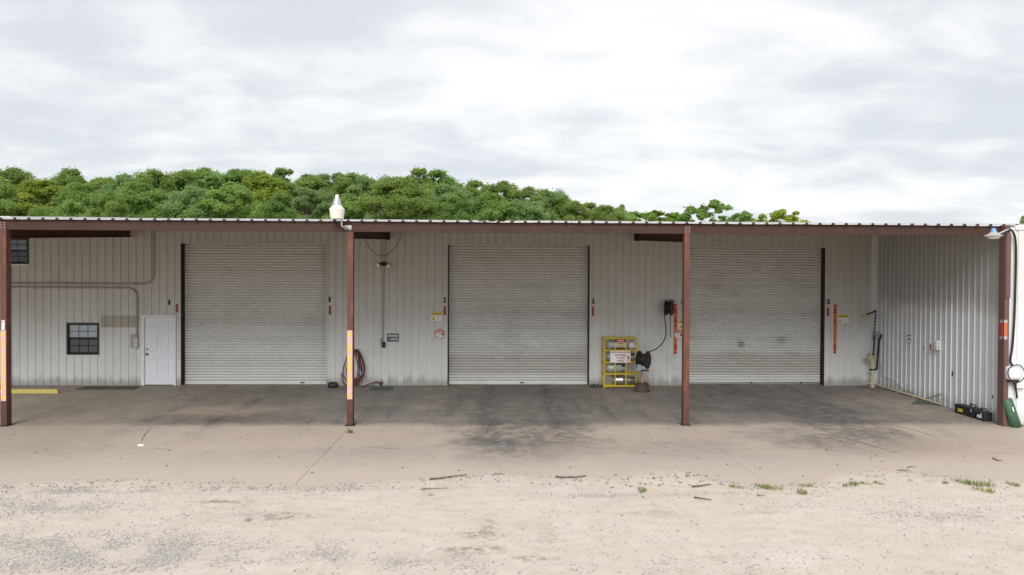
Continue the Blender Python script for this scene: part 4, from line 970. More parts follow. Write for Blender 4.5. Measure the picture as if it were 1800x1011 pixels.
# ------------------------------------------------------------------ hose reel on an old wheel, and the wall reel feeding it
p = gnd(1131, 690); wc = Vector((p.x, p.y+.22, p.z))
st_ = thing('hose_reel_stand', 'dark hose reel on a tan pole set in a rusty truck wheel', 'hose reel', wc)
MB().lathe(wc, (0,0,1), [(0,.235),(.03,.245),(.045,.235),(.06,.205),(.19,.195),(.2,.21),(.225,.21),(.235,.19),(.24,.08)], 24).build('wheel_base', M_RUSTW, st_)
for k in range(8):
    a = 2*math.pi*k/8; MB().lathe(wc+Vector((math.cos(a)*.14, math.sin(a)*.14, .238)), (0,0,1), [(0,.014),(.035,.012)], 6).build('wheel_stud', M_RUSTW, st_)
hzp = at_y(1131, 652, wc.y).z; MB().box(wc.x-.035, wc.x+.035, wc.y-.035, wc.y+.035, wc.z+.24, hzp).build('pole', M_POLE, st_)
rc = at_y(1131, 632.5, wc.y); ax = Vector((.82, -.57, 0)).normalized()
for s in (-1, 1):
    MB().lathe(rc+ax*s*.13-ax*.012, ax, [(0,.25),(.004,.262),(.02,.262),(.024,.25),(.024,.06)], 28).build('flange', M_BLACK, st_)
MB().lathe(rc-ax*.115, ax, [(0,.09),(.23,.09)], 20).build('drum', M_BLACK, st_)
for k in range(6):
    MB().tube([rc+ax*(-.1+.04*k)+(Vector((0,0,1))*math.cos(t)+ax.cross(Vector((0,0,1)))*math.sin(t))*(.16+.012*math.sin(k*5)) for t in np.linspace(0, 2*math.pi, 25)[:-1]], .02, 6, closed=True).build('hose_wrap', M_HOSE if k > 3 else M_BLACK, st_)
MB().lathe(rc-ax*.16, ax, [(0,.05),(.03,.05)], 12).build('hub', M_GALV, st_)
MB().box(rc.x-.16, rc.x+.16, wc.y-.05, wc.y+.05, hzp, hzp+.03).build('cradle', M_DARK, st_)
for s in (-1, 1): MB().tube([(wc.x+s*.03, wc.y, hzp-.1), (wc.x+s*.13, wc.y-.03, hzp+.02)], .012, 6).build('brace', M_GALV, st_)
tg = at_y(1123, 642, wc.y-.3); MB().box(tg.x-.05, tg.x+.06, tg.y-.004, tg.y, tg.z-.16, tg.z+.02).build('blue_rag', M_BLUETAG, st_)
MB().tube([rc-ax*.16, rc-ax*.2+Vector((-.1,0,.06)), at_y(1113, 621, wc.y-.2)], .012, 6).build('crank', M_DARK, st_)

wl = thing('wall_hose_reel', 'dark hose reel mounted on the wall left of the NO PARKING strip', 'hose reel', onwall(1176, 556))
c = at_y(1176, 541, DB-.22); ax2 = Vector((1, -.5, 0)).normalized()
for s in (-1, 1): MB().lathe(c+ax2*s*.09-ax2*.012, ax2, [(0,.225),(.004,.235),(.02,.235),(.024,.225),(.024,.05)], 26).build('flange', M_BLACK, wl)
for k in range(4):
    MB().tube([c+ax2*(-.06+.04*k)+(Vector((0,0,1))*math.cos(t)+ax2.cross(Vector((0,0,1)))*math.sin(t))*.17 for t in np.linspace(0, 2*math.pi, 25)[:-1]], .021, 6, closed=True).build('hose_wrap', M_BLACK, wl)
MB().box(c.x+.03, c.x+.13, DB-.03, DB-.004, c.z-.12, c.z+.24).build('wall_bracket', M_PIPE, wl)
MB().tube(bend([(c.x+.13, DB-.05, c.z+.2), (c.x+.13, DB-.42, c.z+.22), (c.x+.02, DB-.42, c.z+.22)], .05), .013, 6).build('guide_arm', M_DARK, wl)
MB().lathe(c-ax2*.115, ax2, [(-.02,.035),(.01,.045)], 12).build('hub', M_GALV, wl)
pts = [at_y(a, b, DB-.24+(-.0)*i) for i, (a, b) in enumerate(((1178.5,552),(1178.6,575),(1178.5,593)))]
MB().tube(pts, .012, 6).build('hose_tail', M_BLACK, wl)
pp = [(1168,541),(1168.5,560),(1170.5,575),(1170,590),(1164,604),(1153,613.5),(1143,617.5),(1137,619.5)]
pts = [at_y(a, b, DB-.22-(DB-.22-wc.y)*(i/(len(pp)-1))**2) for i, (a, b) in enumerate(pp)]; cr = []
for i in range(len(pts)-1):
    p0_, p1_, p2_, p3_ = pts[max(i-1,0)], pts[i], pts[i+1], pts[min(i+2,len(pts)-1)]
    for t in np.linspace(0, 1, 6)[:-1]: cr.append(.5*((2*p1_)+(p2_-p0_)*t+(2*p0_-5*p1_+4*p2_-p3_)*t*t+(3*p1_-p0_-3*p2_+p3_)*t**3))
tag(MB().tube(cr+[pts[-1]], .016, 8).build('rubber_hose', M_BLACK), 'black rubber hose curving from the wall reel down to the reel on the wheel', 'hose')
# heap of debris at the jamb
mb = MB()
for k in range(60):
    q = gnd(rng.uniform(1037, 1058), rng.uniform(678.5, 682.5)); h = rng.uniform(.0, .09)*(1-abs(q.x-gnd(1047,680).x)/.25) ; s = rng.uniform(.02, .045)
    mb.add([(q.x-s,q.y,q.z+max(h,0)),(q.x+s,q.y-s*.5,q.z+max(h,0)),(q.x,q.y+s,q.z+max(h,0)),(q.x+rng.uniform(-s,s)*.5,q.y,q.z+max(h,0)+s)], [(0,2,1),(0,1,3),(1,2,3),(2,0,3)])
tag(mb.build('debris', M_BLACK, smooth=False), 'small dark heap of debris between the middle door and the yellow rack', 'debris', kind='stuff')

# ------------------------------------------------------------------ emergency shower in the corner
SY_ = DB-.28
sh = thing('safety_shower', 'emergency shower and eyewash pipe with cream bowl in the right corner', 'shower', (at_y(1534,684,SY_).x, SY_, zg(SY_)))
S = lambda px, py, dy=0: at_y(px, py, SY_+dy)
MB().tube([S(1533.5,682), S(1534.5,630)], .036, 10).build('lower_pipe', M_CREAM, sh)
MB().tube([S(1524,673,-.05), S(1534,674.5)], .022, 8).build('elbow', M_CREAM, sh)
q = S(1533.8, 682); MB().lathe((q.x, q.y, zg(SY_)), (0,0,1), [(0,.08),(.02,.08),(.03,.035),(.06,.035)], 12).build('floor_flange', M_CREAM, sh)
q = S(1530.5, 632, -.12); MB().lathe(q, (0,0,1), [(-.05,.03),(.0,.05),(.05,.09),(.10,.135),(.125,.145),(.125,.12),(.08,.08)], 20).build('eyewash_bowl', M_CREAM, sh)
for dx in (-.06, .07): MB().tube([q+Vector((dx,0,.1)), q+Vector((dx*.8,0,.19))], .018, 8).build('eyewash_jet', M_BLACK, sh)
a_, b_ = S(1535.2, 629), S(1539.3, 548.5)
MB().tube([a_, S(1537,590), b_], .026, 10).build('riser_pipe', M_BLACK, sh)
hx_ = [] ; 
for k in range(70):
    t = k/69; p_ = S(1537,590).lerp(b_, t); an = t*2*math.pi*7; hx_.append(p_+Vector((math.cos(an), math.sin(an), 0))*.028)
MB().tube(hx_, .008, 5).build('spiral_tape', M_WSIGN, sh)
MB().tube(bend([b_, S(1539.6,546.2), S(1527.5,552,-.15), S(1523,552.5,-.15)], .04), .024, 8).build('shower_arm', M_BLACK, sh)
q = S(1521.5, 558.5, -.15); MB().lathe(q, (0,0,1), [(0,.125),(.012,.125),(.05,.07),(.075,.03),(.10,.025)], 20).build('shower_head', M_CREAM, sh)
q = rect(1532, 584, 1548, 597, DB-.12); MB().box(q[0]+.05, q[1], DB-.16, DB-.03, q[2], q[3]).build('control_box', M_GALV, sh, bev=.01)
MB().tube(bend([S(1550,587,.05), S(1545,600,.02), S(1541,650,0), S(1529,650,-.02)], .06), .03, 8).build('hanging_hose', M_BLACK, sh)
# pipes along the side wall
sx = XS-.09
pl = thing('floor_pipe', 'cream pipe lying along the foot of the ribbed side wall', 'pipe', (sx, 20, zg(20)))
a_, b_ = at_x(1541, 682, sx), at_x(1654, 713, sx)
MB().tube([(sx, DB-.1, zg(DB)+.05), (sx, b_.y, zg(b_.y)+.045)], .03, 10).build('pipe', M_CREAM, pl)
for yy in np.linspace(b_.y+.4, DB-.5, 4): MB().box(sx-.04, sx+.04, yy-.02, yy+.02, zg(yy), zg(yy)+.025).build('pipe_saddle', M_GALV, pl)
u_ = thing('bent_pipe', 'thin dark pipe bent over the end of the cream floor pipe', 'pipe', at_x(1656, 712, sx))
MB().tube(bend([at_x(1618,706,sx+.03), at_x(1632,699.5,sx), at_x(1655.5,692.5,sx-.03), at_x(1656.5,712,sx-.03)], .08), .017, 8).build('pipe', M_PIPE, u_)
cd = MB().tube(bend([at_x(1549,640,XS-.04), at_x(1549.5,662,XS-.04), at_x(1566,667,XS-.04), at_x(1588,684,XS-.04), at_x(1606,692,XS-.04)], .1), .009, 6)
tag(cd.build('wire', M_PIPE), 'thin grey wire drooping along the side wall near the shower', 'wire')
def side_box(px0, py0, px1, py1, depth): 
    a, b = at_x(px0, py1, XS-.03), at_x(px1, py0, XS-.03); return (XS-.027-depth, XS-.027, min(a.y,b.y), max(a.y,b.y), min(a.z,b.z), max(a.z,b.z))
bx_ = side_box(1642.5, 599, 1652.5, 613.5, .09); e = thing('switch_unit', 'white double switch box on the ribbed side wall', 'switch box', (bx_[0], (bx_[2]+bx_[3])/2, bx_[4]))
MB().box(*bx_).build('housing', M_FRAMEW, e, bev=.01)
for k in (.32, .68):
    MB().lathe((bx_[0], (bx_[2]+bx_[3])/2, bx_[4]+(bx_[5]-bx_[4])*k), (-1,0,0), [(0,.035),(.015,.033),(.02,.02)], 10).build('button', M_PIPE, e)
    MB().lathe(((bx_[0]+bx_[1])/2, bx_[2], bx_[4]+(bx_[5]-bx_[4])*k), (0,-1,0), [(0,.022),(.012,.02)], 10).build('button', M_PIPE, e)
bx_ = side_box(1636.5, 606, 1640.5, 613, .03); tag(MB().box(*bx_).build('red_switch', M_SIGNRED), 'tiny dark red switch left of the white double switch box', 'switch')
bx_ = side_box(1595, 586, 1604, 601, .012); s = MB().box(*bx_).build('notice_plate', M_WSIGN); tag(s, 'small grey notice plate on the ribbed side wall', 'sign')
for k in (.25, .65): MB().box(bx_[0]-.002, bx_[0], bx_[2]+.08, bx_[3]-.04, bx_[4]+(bx_[5]-bx_[4])*k, bx_[4]+(bx_[5]-bx_[4])*(k+.14)).build('print_line', M_INK, s)

# black cases on the floor
def case(px0, px1, wd, h, lb, tagm, hy):
    xi = XS-.08; a = at_x(px0, 730, xi-wd).y; b = at_x(px1, 730, xi-wd).y; y0, y1 = min(a, b), max(a, b); z = zg((y0+y1)/2)
    o = thing('tool_case', lb, 'case', (xi-wd/2, (y0+y1)/2, z), 'black cases by the side wall')
    MB().box(xi-wd, xi, y0, y1, z+.004, z+h*.78).build('case_body', M_BLACK, o, bev=.012)
    MB().box(xi-wd-.008, xi+.008, y0-.008, y1+.008, z+h*.785, z+h).build('lid', M_BLACK, o, bev=.012)
    yc = y0+(y1-y0)*hy
    MB().tube(bend([(xi-wd/2, yc-.11, z+h-.005), (xi-wd/2, yc-.10, z+h+.07), (xi-wd/2, yc+.10, z+h+.07), (xi-wd/2, yc+.11, z+h-.005)], .03), .013, 8).build('handle', M_BLACK, o)
    yl = y1-(y1-y0)*(.20 if tagm is M_SIGNY else .25)
    MB().box(xi-wd-.004, xi-wd-.0005, yl-(.16 if tagm is M_SIGNY else .14), yl+.02, z+h*.28, z+h*.62).build('sticker', tagm, o)
    MB().box(xi-wd-.018, xi-wd-.001, y0+.08, y0+.12, z+h*.62, z+h*.86).build('latch', M_GALV, o)
case(1678, 1712, .20, .23, 'long black case with yellow sticker beside the side wall', M_SIGNY, .25)
case(1715, 1730, .20, .21, 'shorter black case with white sticker nearest the brown column', M_WSIGN, .5)

# reflective stickers on the brown column
for i, px in enumerate((1760.2,)):
    pass
zt, zm1, zm2, zb_ = [at_y(1766, v, DF-.26).z for v in (562.5, 570, 589, 597)]
X6 = lambda v: at_y(v, 580, DF-.25).x
for xa, xb, nm, lb in ((X6(1759.2), X6(1763), 0, 'narrow red and white reflective sticker, left of the pair on the brown column'), (X6(1764.8), X6(1770.5), 1, 'wider orange and white reflective sticker, right of the pair on the brown column')):
    bc = M_SIGNRED if nm == 0 else simple('sticker_orange', (.55,.14,.06), .4)
    if nm == 0:
        s = MB().box(cxl-.0035, cxl-.0005, DF-.19, DF-.10, zb_, zt).build('reflective_sticker', M_GALV); MB().box(cxl-.005, cxl-.0037, DF-.19, DF-.10, zm2-.03, zm1+.03).build('colour_band', bc, s)
    else:
        s = MB().box(xa, xb, DF-.2535, DF-.2505, zb_, zt).build('reflective_sticker', M_GALV); MB().box(xa, xb, DF-.2552, DF-.2537, zm2-.03, zm1+.03).build('colour_band', bc, s)
    tag(s, lb, 'sticker', 'reflective stickers on the column')

# barn light and its cable
L = lambda px, py, y=DF-.6: at_y(px, py, y)
bl_ = thing('barn_light', 'dish lamp with blue top on an arm above the brown column', 'lamp', L(1746, 416))
q = L(1746.5, 416); MB().lathe(q, (0,0,1), [(0,.15),(.012,.20),(.035,.165),(.06,.10),(.10,.07)], 22).build('lamp_shade', M_GALV, bl_)
MB().lathe(q+Vector((0,0,.10)), (0,0,1), [(0,.06),(.03,.055),(.075,.045),(.09,.02)], 16).build('ballast_cap', M_BLUE, bl_)
MB().lathe(q+Vector((0,0,-.055)), (0,0,1), [(0,.07),(.02,.11),(.055,.145)], 18).build('lens', M_LENS, bl_)
MB().tube([L(1755, 411), L(1768, 405), at_y(1775, 402.5, DF-.2)], .016, 8).build('arm', M_GALV, bl_)
cpts = [(1757,416,.3),(1765,409,.3),(1773,403,.3),(1780,407,.28),(1784.5,420,.24),(1786,445,.22),(1785,500,.22),(1783,560,.22),(1779.5,610,.22),(1776,634,.22),(1781,644,.22)]
pts = [at_y(a, b, DF-c_) for a, b, c_ in cpts]; cr = []
for i in range(len(pts)-1):
    p0_, p1_, p2_, p3_ = pts[max(i-1,0)], pts[i], pts[i+1], pts[min(i+2,len(pts)-1)]
    for t in np.linspace(0, 1, 6)[:-1]: cr.append(.5*((2*p1_)+(p2_-p0_)*t+(2*p0_-5*p1_+4*p2_-p3_)*t*t+(3*p1_-p0_-3*p2_+p3_)*t**3))
tag(MB().tube(cr+[pts[-1]], .024, 8).build('power_cable', M_BLACK), 'thick black cable hanging from the dish lamp down the white wall', 'cable')
r_ = rect(1769.5, 644, 1795, 668, DF-.3); mt_ = thing('meter_box', 'rounded white plastic box wrapped in black cable at the right edge', 'meter box', ((r_[0]+r_[1])/2, DF-.2, r_[2]))
MB().box(r_[0], r_[1], DF-.36, DF-.165, r_[2], r_[3]).build('housing', M_PLASTIC, mt_, bev=.06)
MB().box(r_[0]+.06, r_[1]-.04, DF-.30, DF-.18, r_[2]-.05, r_[2]-.001).build('base', M_DARK, mt_)
c = Vector(((r_[0]+r_[1])/2, DF-.38, (r_[2]+r_[3])/2-.0))
MB().tube([c+Vector((math.cos(t)*.195, .01*math.sin(3*t), math.sin(t)*.2)) for t in np.linspace(0, 2*math.pi, 33)[:-1]], .013, 6, closed=True).build('cable_loop', M_BLACK, mt_)
MB().tube([at_y(1782,668,DF-.25), at_y(1785,680,DF-.24), at_y(1788,700,DF-.22)], .022, 8).build('lower_cable', M_BLACK, mt_)
r_ = rect(1787, 671.5, 1803, 682.5, DF-.25); tag(MB().box(r_[0], r_[1], DF-.26, DF-.165, r_[2], r_[3]).build('grey_box', M_FRAMEW, bev=.008), 'small pale junction box below the white meter box at the right edge', 'junction box')

# green cover leaning on the shed
gc = thing('green_cover', 'green plastic cable cover leaning against the white wall', 'cover', gnd(1783, 752))
n = 9; mb = MB(); wd, hh = .125, .66
for z in (0, hh*.5, hh-.04, hh):
    k = .75 if z == hh else 1
    for j in range(n):
        a = math.pi*j/(n-1); mb.v.append((-math.cos(a)*wd*k, -math.sin(a)*.10*k, z))
for r0 in range(3):
    for j in range(n-1): mb.f.append((r0*n+j, r0*n+j+1, (r0+1)*n+j+1, (r0+1)*n+j))
mb.f.append(tuple(3*n+j for j in range(n)))
base = gnd(1786, 751)
mb.xf(Matrix.Translation(base) @ Matrix.Rotation(R(-11), 4, 'X') @ Matrix.Rotation(R(-13), 4, 'Y'))
sh_ = mb.build('shell', M_GREEN, gc); sh_.modifiers.new('sheet', 'SOLIDIFY').thickness = .01
mb = MB().box(-.012, .012, -.108, -.102, .36, .46); mb.xf(Matrix.Translation(base) @ Matrix.Rotation(R(-11), 4, 'X') @ Matrix.Rotation(R(-13), 4, 'Y')); mb.build('tag', M_WSIGN, gc)

# ------------------------------------------------------------------ yard light on the canopy
yy = DF-.30
yl = thing('yard_light', 'white dusk-to-dawn yard light on a bracket above the second post', 'lamp', at_y(600, 400, yy))
q = at_y(592.5, 385, yy); sc_ = 1/ (FPX/yy)
rp = lambda px: px*yy/FPX
MB().lathe(q, (0,0,1), [(rp(0),rp(11.0)),(rp(.3),rp(11.3)),(rp(15.2),rp(13.1)),(rp(16),rp(13.2))], 24).build('lens', M_LENS, yl)
MB().lathe(q+Vector((0,0,rp(16.1))), (0,0,1), [(0,rp(13.4)),(rp(.8),rp(13.2)),(rp(6.4),rp(8.6)),(rp(7),rp(8.3))], 24).build('hood', M_PLASTIC, yl)
MB().lathe(q+Vector((0,0,rp(23.2))), (0,0,1), [(0,rp(8)),(rp(5),rp(7)),(rp(12),rp(5.2)),(rp(12.6),rp(4.2))], 20).build('ballast_housing', M_GALV, yl)
MB().lathe(q+Vector((0,0,rp(36))), (0,0,1), [(0,rp(3.6)),(rp(4),rp(3.3)),(rp(6),rp(2.6)),(rp(6.6),rp(1.2))], 14).build('photocell', M_PLASTIC, yl)
MB().tube(bend([at_y(600.5,383,yy+.05), at_y(600.5,398,yy+.05), at_y(612,401.5,DF-.1)], .04), .02, 8).build('bracket', M_GALV, yl)
q2 = at_y(610, 400, DF-.08); MB().box(q2.x-.05, q2.x+.10, DF-.084, DF-.0755, q2.z-.05, q2.z+.05).build('mounting_plate', M_GALV, yl)
# arc scraped into the paint of the beam by the bracket
mb = MB(); c = at_y(617, 398, DF-.08); pts = [(c.x+math.cos(t)*.51, DF-.078, c.z+.0+math.sin(t)*.06) for t in np.linspace(0, 2*math.pi, 41)[:-1]]
mb.tube(pts, .009, 5, closed=True); mb.build('scrape_ring', M_POST, cano)

# ================================================================== GROUND DETAIL
def tint(me, vals):
    a = me.attributes.new('tint', 'FLOAT', 'POINT'); a.data.foreach_set('value', np.asarray(vals, dtype=np.float32))
octa_f = [(0,2,4),(2,1,4),(1,3,4),(3,0,4),(2,0,5),(1,2,5),(3,1,5),(0,3,5)]
def stones_mesh(items, name):
    V, F, Tn = [], [], []
    for x, y, z, s, tv in items:
        a = rng.uniform(0, 6.28); ca, sa = math.cos(a), math.sin(a); sx, sy, sz = s*rng.uniform(.7,1.3), s*rng.uniform(.6,1.1), s*rng.uniform(.4,.7)
        b = len(V)
        for ux, uy, uz in ((1,0,0),(-1,0,0),(0,1,0),(0,-1,0),(0,0,1),(0,0,-1)):
            j = rng.uniform(.75,1.2); X_, Y_, Z_ = ux*sx*j+rng.uniform(-.2,.2)*s, uy*sy*j+rng.uniform(-.2,.2)*s, uz*sz*j
            V.append((x+X_*ca-Y_*sa, y+X_*sa+Y_*ca, z+sz*.35+Z_)); Tn.append(tv)
        F += [tuple(i+b for i in f) for f in octa_f]
    me = bpy.data.meshes.new(name); me.from_pydata(V, [], F); me.materials.append(M_STONE); tint(me, Tn); return me
items = []
for px, py, rx, ry, k in GRAVEL:
    p = gnd(px, min(py, 1010)); n = int(3300*k*rx*ry*2.1)
    for _ in range(n):
        x, y = rng.gauss(p.x, rx*.62), rng.gauss(p.y, ry*.62)
        if y < 6.8: continue
        c_ = mnoise.noise((x*2.2, y*2.2, 9))
        if rng.random() > .55+1.3*c_: continue
        items.append((x, y, sand_z(x, y), rng.choice((.006,.007,.008,.010,.012,.016)), rng.betavariate(2.2,2)))
for _ in range(1500):                                     # loose stones strung along the edge of the concrete
    x = rng.uniform(-10, 10); e = float(np.interp(x, ex, ey)); y = e-abs(rng.gauss(.15,.28))
    if mnoise.noise((x*1.1, 5, 2)) < rng.uniform(-.5,.25): continue
    items.append((x, y, sand_z(x, y), rng.choice((.010,.014,.018,.024)), rng.betavariate(1.6,2.4)))
for _ in range(3600):
    y = rng.uniform(7.2, 12); x = rng.uniform(-.75, .75)*y; items.append((x, y, sand_z(x, y), rng.choice((.006,.008,.010,.013,.018)), rng.betavariate(2,2)))
tag(put('gravel', stones_mesh(items, 'gravel'), (0,0,0)), 'fine grey gravel scattered in patches over the pale sand', 'gravel', kind='stuff')
# bigger stones one could pick up
def big_stone(s, tv, seed):
    r2 = random.Random(seed); mb = MB(); n = 8
    mb.lathe((0,0,0), (0,0,1), [(0,s*.7),(s*.25,s*1.0),(s*.6,s*.85),(s*.9,s*.45),(s*1.0,s*.1)], n)
    mb.v = [(v[0]*r2.uniform(.8,1.2), v[1]*r2.uniform(.7,1.0), v[2]*.75*r2.uniform(.85,1.1)) for v in mb.v]
    me = mb.mesh('stone', M_STONE, smooth=False); tint(me, [tv]*len(me.vertices)); return me
bs = [big_stone(.034, .15, 1), big_stone(.042, .3, 2), big_stone(.030, .5, 3), big_stone(.026, .05, 4)]
SP = [(205,848),(262,846),(310,851),(372,847),(410,842),(740,843),(746,846),(955,853),(935,851),(875,848),(1145,852),(1180,856),(1265,851),(1600,848),(1625,850),(1645,852),(1555,845),(1395,850),(1540,838),(20,858),(55,853),(160,850),(445,848),(645,851),(700,849),(1010,846),(230,852),(475,854)]
for i, (px, py) in enumerate(SP):
    q = gnd(px, py); o = put('stone', bs[i % 4], (q.x, q.y, sand_z(q.x, q.y)-.004)); o.rotation_euler.z = rng.uniform(0, 6.28); s = rng.uniform(.6, 1.05); o.scale = (s, s, s)
    tag(o, 'small grey stone lying near the edge of the concrete apron', 'stone', 'loose grey stones along the apron edge')
for px, py, s, lb in ((757.5,873,1.5,'rounded black stone lying on the sand below the long twig'),(435,918,1.5,'dark grey stone beside the brown gravel patch on the sand'),(1093,909,.9,'tiny dark stone alone on the sand in front of the rack')):
    q = gnd(px, py); o = put('stone', bs[3 if px != 435 else 0], (q.x, q.y, sand_z(q.x, q.y)-.005)); o.scale = (s, s, s*1.1); tag(o, lb, 'stone')
# twigs
def twig(pts, r, lb):
    P = []
    for px, py in pts: q = gnd(px, py); P.append((q.x+rng.uniform(-.005,.005), q.y, sand_z(q.x, q.y)+r*.9+rng.uniform(0,.012)))
    tag(MB().tube(P, [r*.72*(1-.5*i/(len(P)-1)) for i in range(len(P))], 6).build('twig', M_WOOD), lb, 'twig', 'twigs on the sand')
twig([(755,846),(775,843.5),(800,840.5),(821,838)], .018, 'long straight twig at the sand edge below the middle door')
twig([(976,842),(990,842.5),(1012,841.5),(1030,838.5)], .020, 'dark crooked twig at the sand edge below the yellow rack')
twig([(1217,861),(1232,859),(1250,856)], .018, 'short pale twig on the sand left of the grass tufts')
twig([(1220,879),(1236,882),(1250,884)], .016, 'small dark twig on the sand below the third post')
twig([(739,864),(760,862.5),(788,862)], .010, 'thin tan straw on the sand above the black stone')
twig([(1745,807),(1755,811),(1762,811.5)], .016, 'short brown stick on the concrete near the right edge')
twig([(1595,823),(1602,822),(1610,822.5)], .010, 'tiny stick on the concrete apron right of the third door')
twig([(868,836),(880,834.5),(887,837)], .009, 'tiny curled twig right of the long straight twig')
# dead leaves
mb = MB()
for _ in range(50):
    q = gnd(rng.gauss(1120, 60), rng.gauss(856, 9)) if rng.random() < .7 else gnd(rng.gauss(1215, 25), rng.gauss(842, 4)); s = rng.uniform(.008,.022); a = rng.uniform(0,3.1); ca, sa = math.cos(a)*s, math.sin(a)*s
    z = sand_z(q.x, q.y)+.006; mb.add([(q.x-ca*2,q.y-sa*2,z),(q.x+sa,q.y-ca,z+.008),(q.x+ca*2,q.y+sa*2,z+.002),(q.x-sa,q.y+ca,z+.01)], [(0,1,2,3)])
tag(mb.build('leaf_litter', M_LEAFD, smooth=False), 'scattered dead brown leaves on the sand below the rack', 'litter', kind='stuff')
mb = MB()
for _ in range(130):
    y = rng.uniform(12.2, 16.4); x = rng.uniform(-.7,.7)*y; s = rng.uniform(.006,.018); a = rng.uniform(0,3.1); ca, sa = math.cos(a)*s, math.sin(a)*s
    mb.add([(x-ca*2,y-sa*2,.003),(x+sa,y-ca,.006),(x+ca*2,y+sa*2,.004),(x-sa,y+ca,.010)], [(0,1,2,3)])
tag(mb.build('dirt_flecks', M_WOOD, smooth=False), 'dark flecks of dirt and leaf crumbs on the concrete apron', 'debris', kind='stuff')
q = gnd(247, 784); o = MB().box(q.x-.05, q.x+.05, q.y-.02, q.y+.02, .002, .03).build('paper_scrap', M_WSIGN, bev=.006); tag(o, 'small white scrap of litter on the concrete below the entry door', 'litter')
MB().box(q.x+.045, q.x+.07, q.y-.015, q.y+.012, .002, .012).build('flap', M_WSIGN, o)
q = gnd(1588, 828); mb = MB(); mb.lathe((q.x, q.y, .002), (0,0,1), [(0,.11),(.008,.10),(.014,.05)], 14); mb.v = [(q.x+(v[0]-q.x)*1.1, q.y+(v[1]-q.y)*.7, v[2]) for v in mb.v]
tag(mb.build('mud_pat', simple('mud', (.24,.19,.15), .9)), 'flat round grey mud spot on the apron right of the third door', 'mud')

# grass tufts
def tuft_mesh(n, r, h, seed):
    r2 = random.Random(seed); V, F, Tn = [], [], []
    for _ in range(n):
        a = r2.uniform(0, 6.28); d = r*math.sqrt(r2.random()); x, y = math.cos(a)*d, math.sin(a)*d*.6; hh = h*r2.uniform(.4,1); ln = r2.uniform(.2,.9)*hh; b = r2.uniform(0, 6.28); w_ = r2.uniform(.003,.006)
        dx, dy = math.cos(b), math.sin(b); k = len(V)
        V += [(x-dy*w_, y+dx*w_, 0), (x+dy*w_, y-dx*w_, 0), (x+dx*ln*.4+dy*w_*.7, y+dy*ln*.4-dx*w_*.7, hh*.65), (x+dx*ln*.4-dy*w_*.7, y+dy*ln*.4+dx*w_*.7, hh*.65), (x+dx*ln, y+dy*ln, hh)]
        F += [(k,k+1,k+2,k+3), (k+3,k+2,k+4)]; Tn += [r2.random()]*5
    me = bpy.data.meshes.new('grass_tuft'); me.from_pydata(V, [], F); me.materials.append(M_GRASS); tint(me, Tn); return me
tm = [tuft_mesh(70, .16, .09, 1), tuft_mesh(110, .24, .10, 2), tuft_mesh(40, .08, .10, 3)]
TF = [(615,761,2,1.2,'bright green weed growing in the joint in front of the second post'),(1129,864,0,.8,'grass tuft on the sand below the yellow rack'),(1295,858,0,.7,'thin grass tuft left of the thick clump below the third door'),
      (1340,857,0,.9,'left half of the thick grass clump below the third door'),(1358,860,1,.75,'right half of the thick grass clump below the third door'),(1416,855,0,.7,'upper of two grass tufts just right of the thick clump'),(1410,869,0,.9,'lower of two grass tufts just right of the thick clump'),
      (1495,856,0,1.0,'grass tuft at the sand edge under the right end of the third door'),(1522,853,0,.6,'small grass tuft between the two tufts below the caution sign'),(1545,852,0,.6,'small grass tuft below the shower corner'),
      (1700,853,1,.8,'left grass tuft of the wide patch near the right edge'),(1722,856,1,1.0,'largest grass tuft of the wide patch near the right edge'),(1728,866,0,1.0,'lowest grass tuft of the wide patch near the right edge'),(1780,855,0,.8,'grass tuft at the sand edge beside the right border'),(1790,749,1,.9,'grass growing at the foot of the green cover'),(1662,853,0,.5,'faint grass tuft left of the wide patch'),(1338,874,0,.4,'tiny grass sprout below the thick clump')]
for px, py, k, s, lb in TF:
    q = gnd(px, py); o = put('grass_tuft', tm[k], (q.x, q.y, sand_z(q.x, q.y))); o.scale = (s, s, s*.9); o.rotation_euler.z = rng.uniform(0, 6.28)
    tag(o, lb, 'grass', 'weeds on the sand and apron')

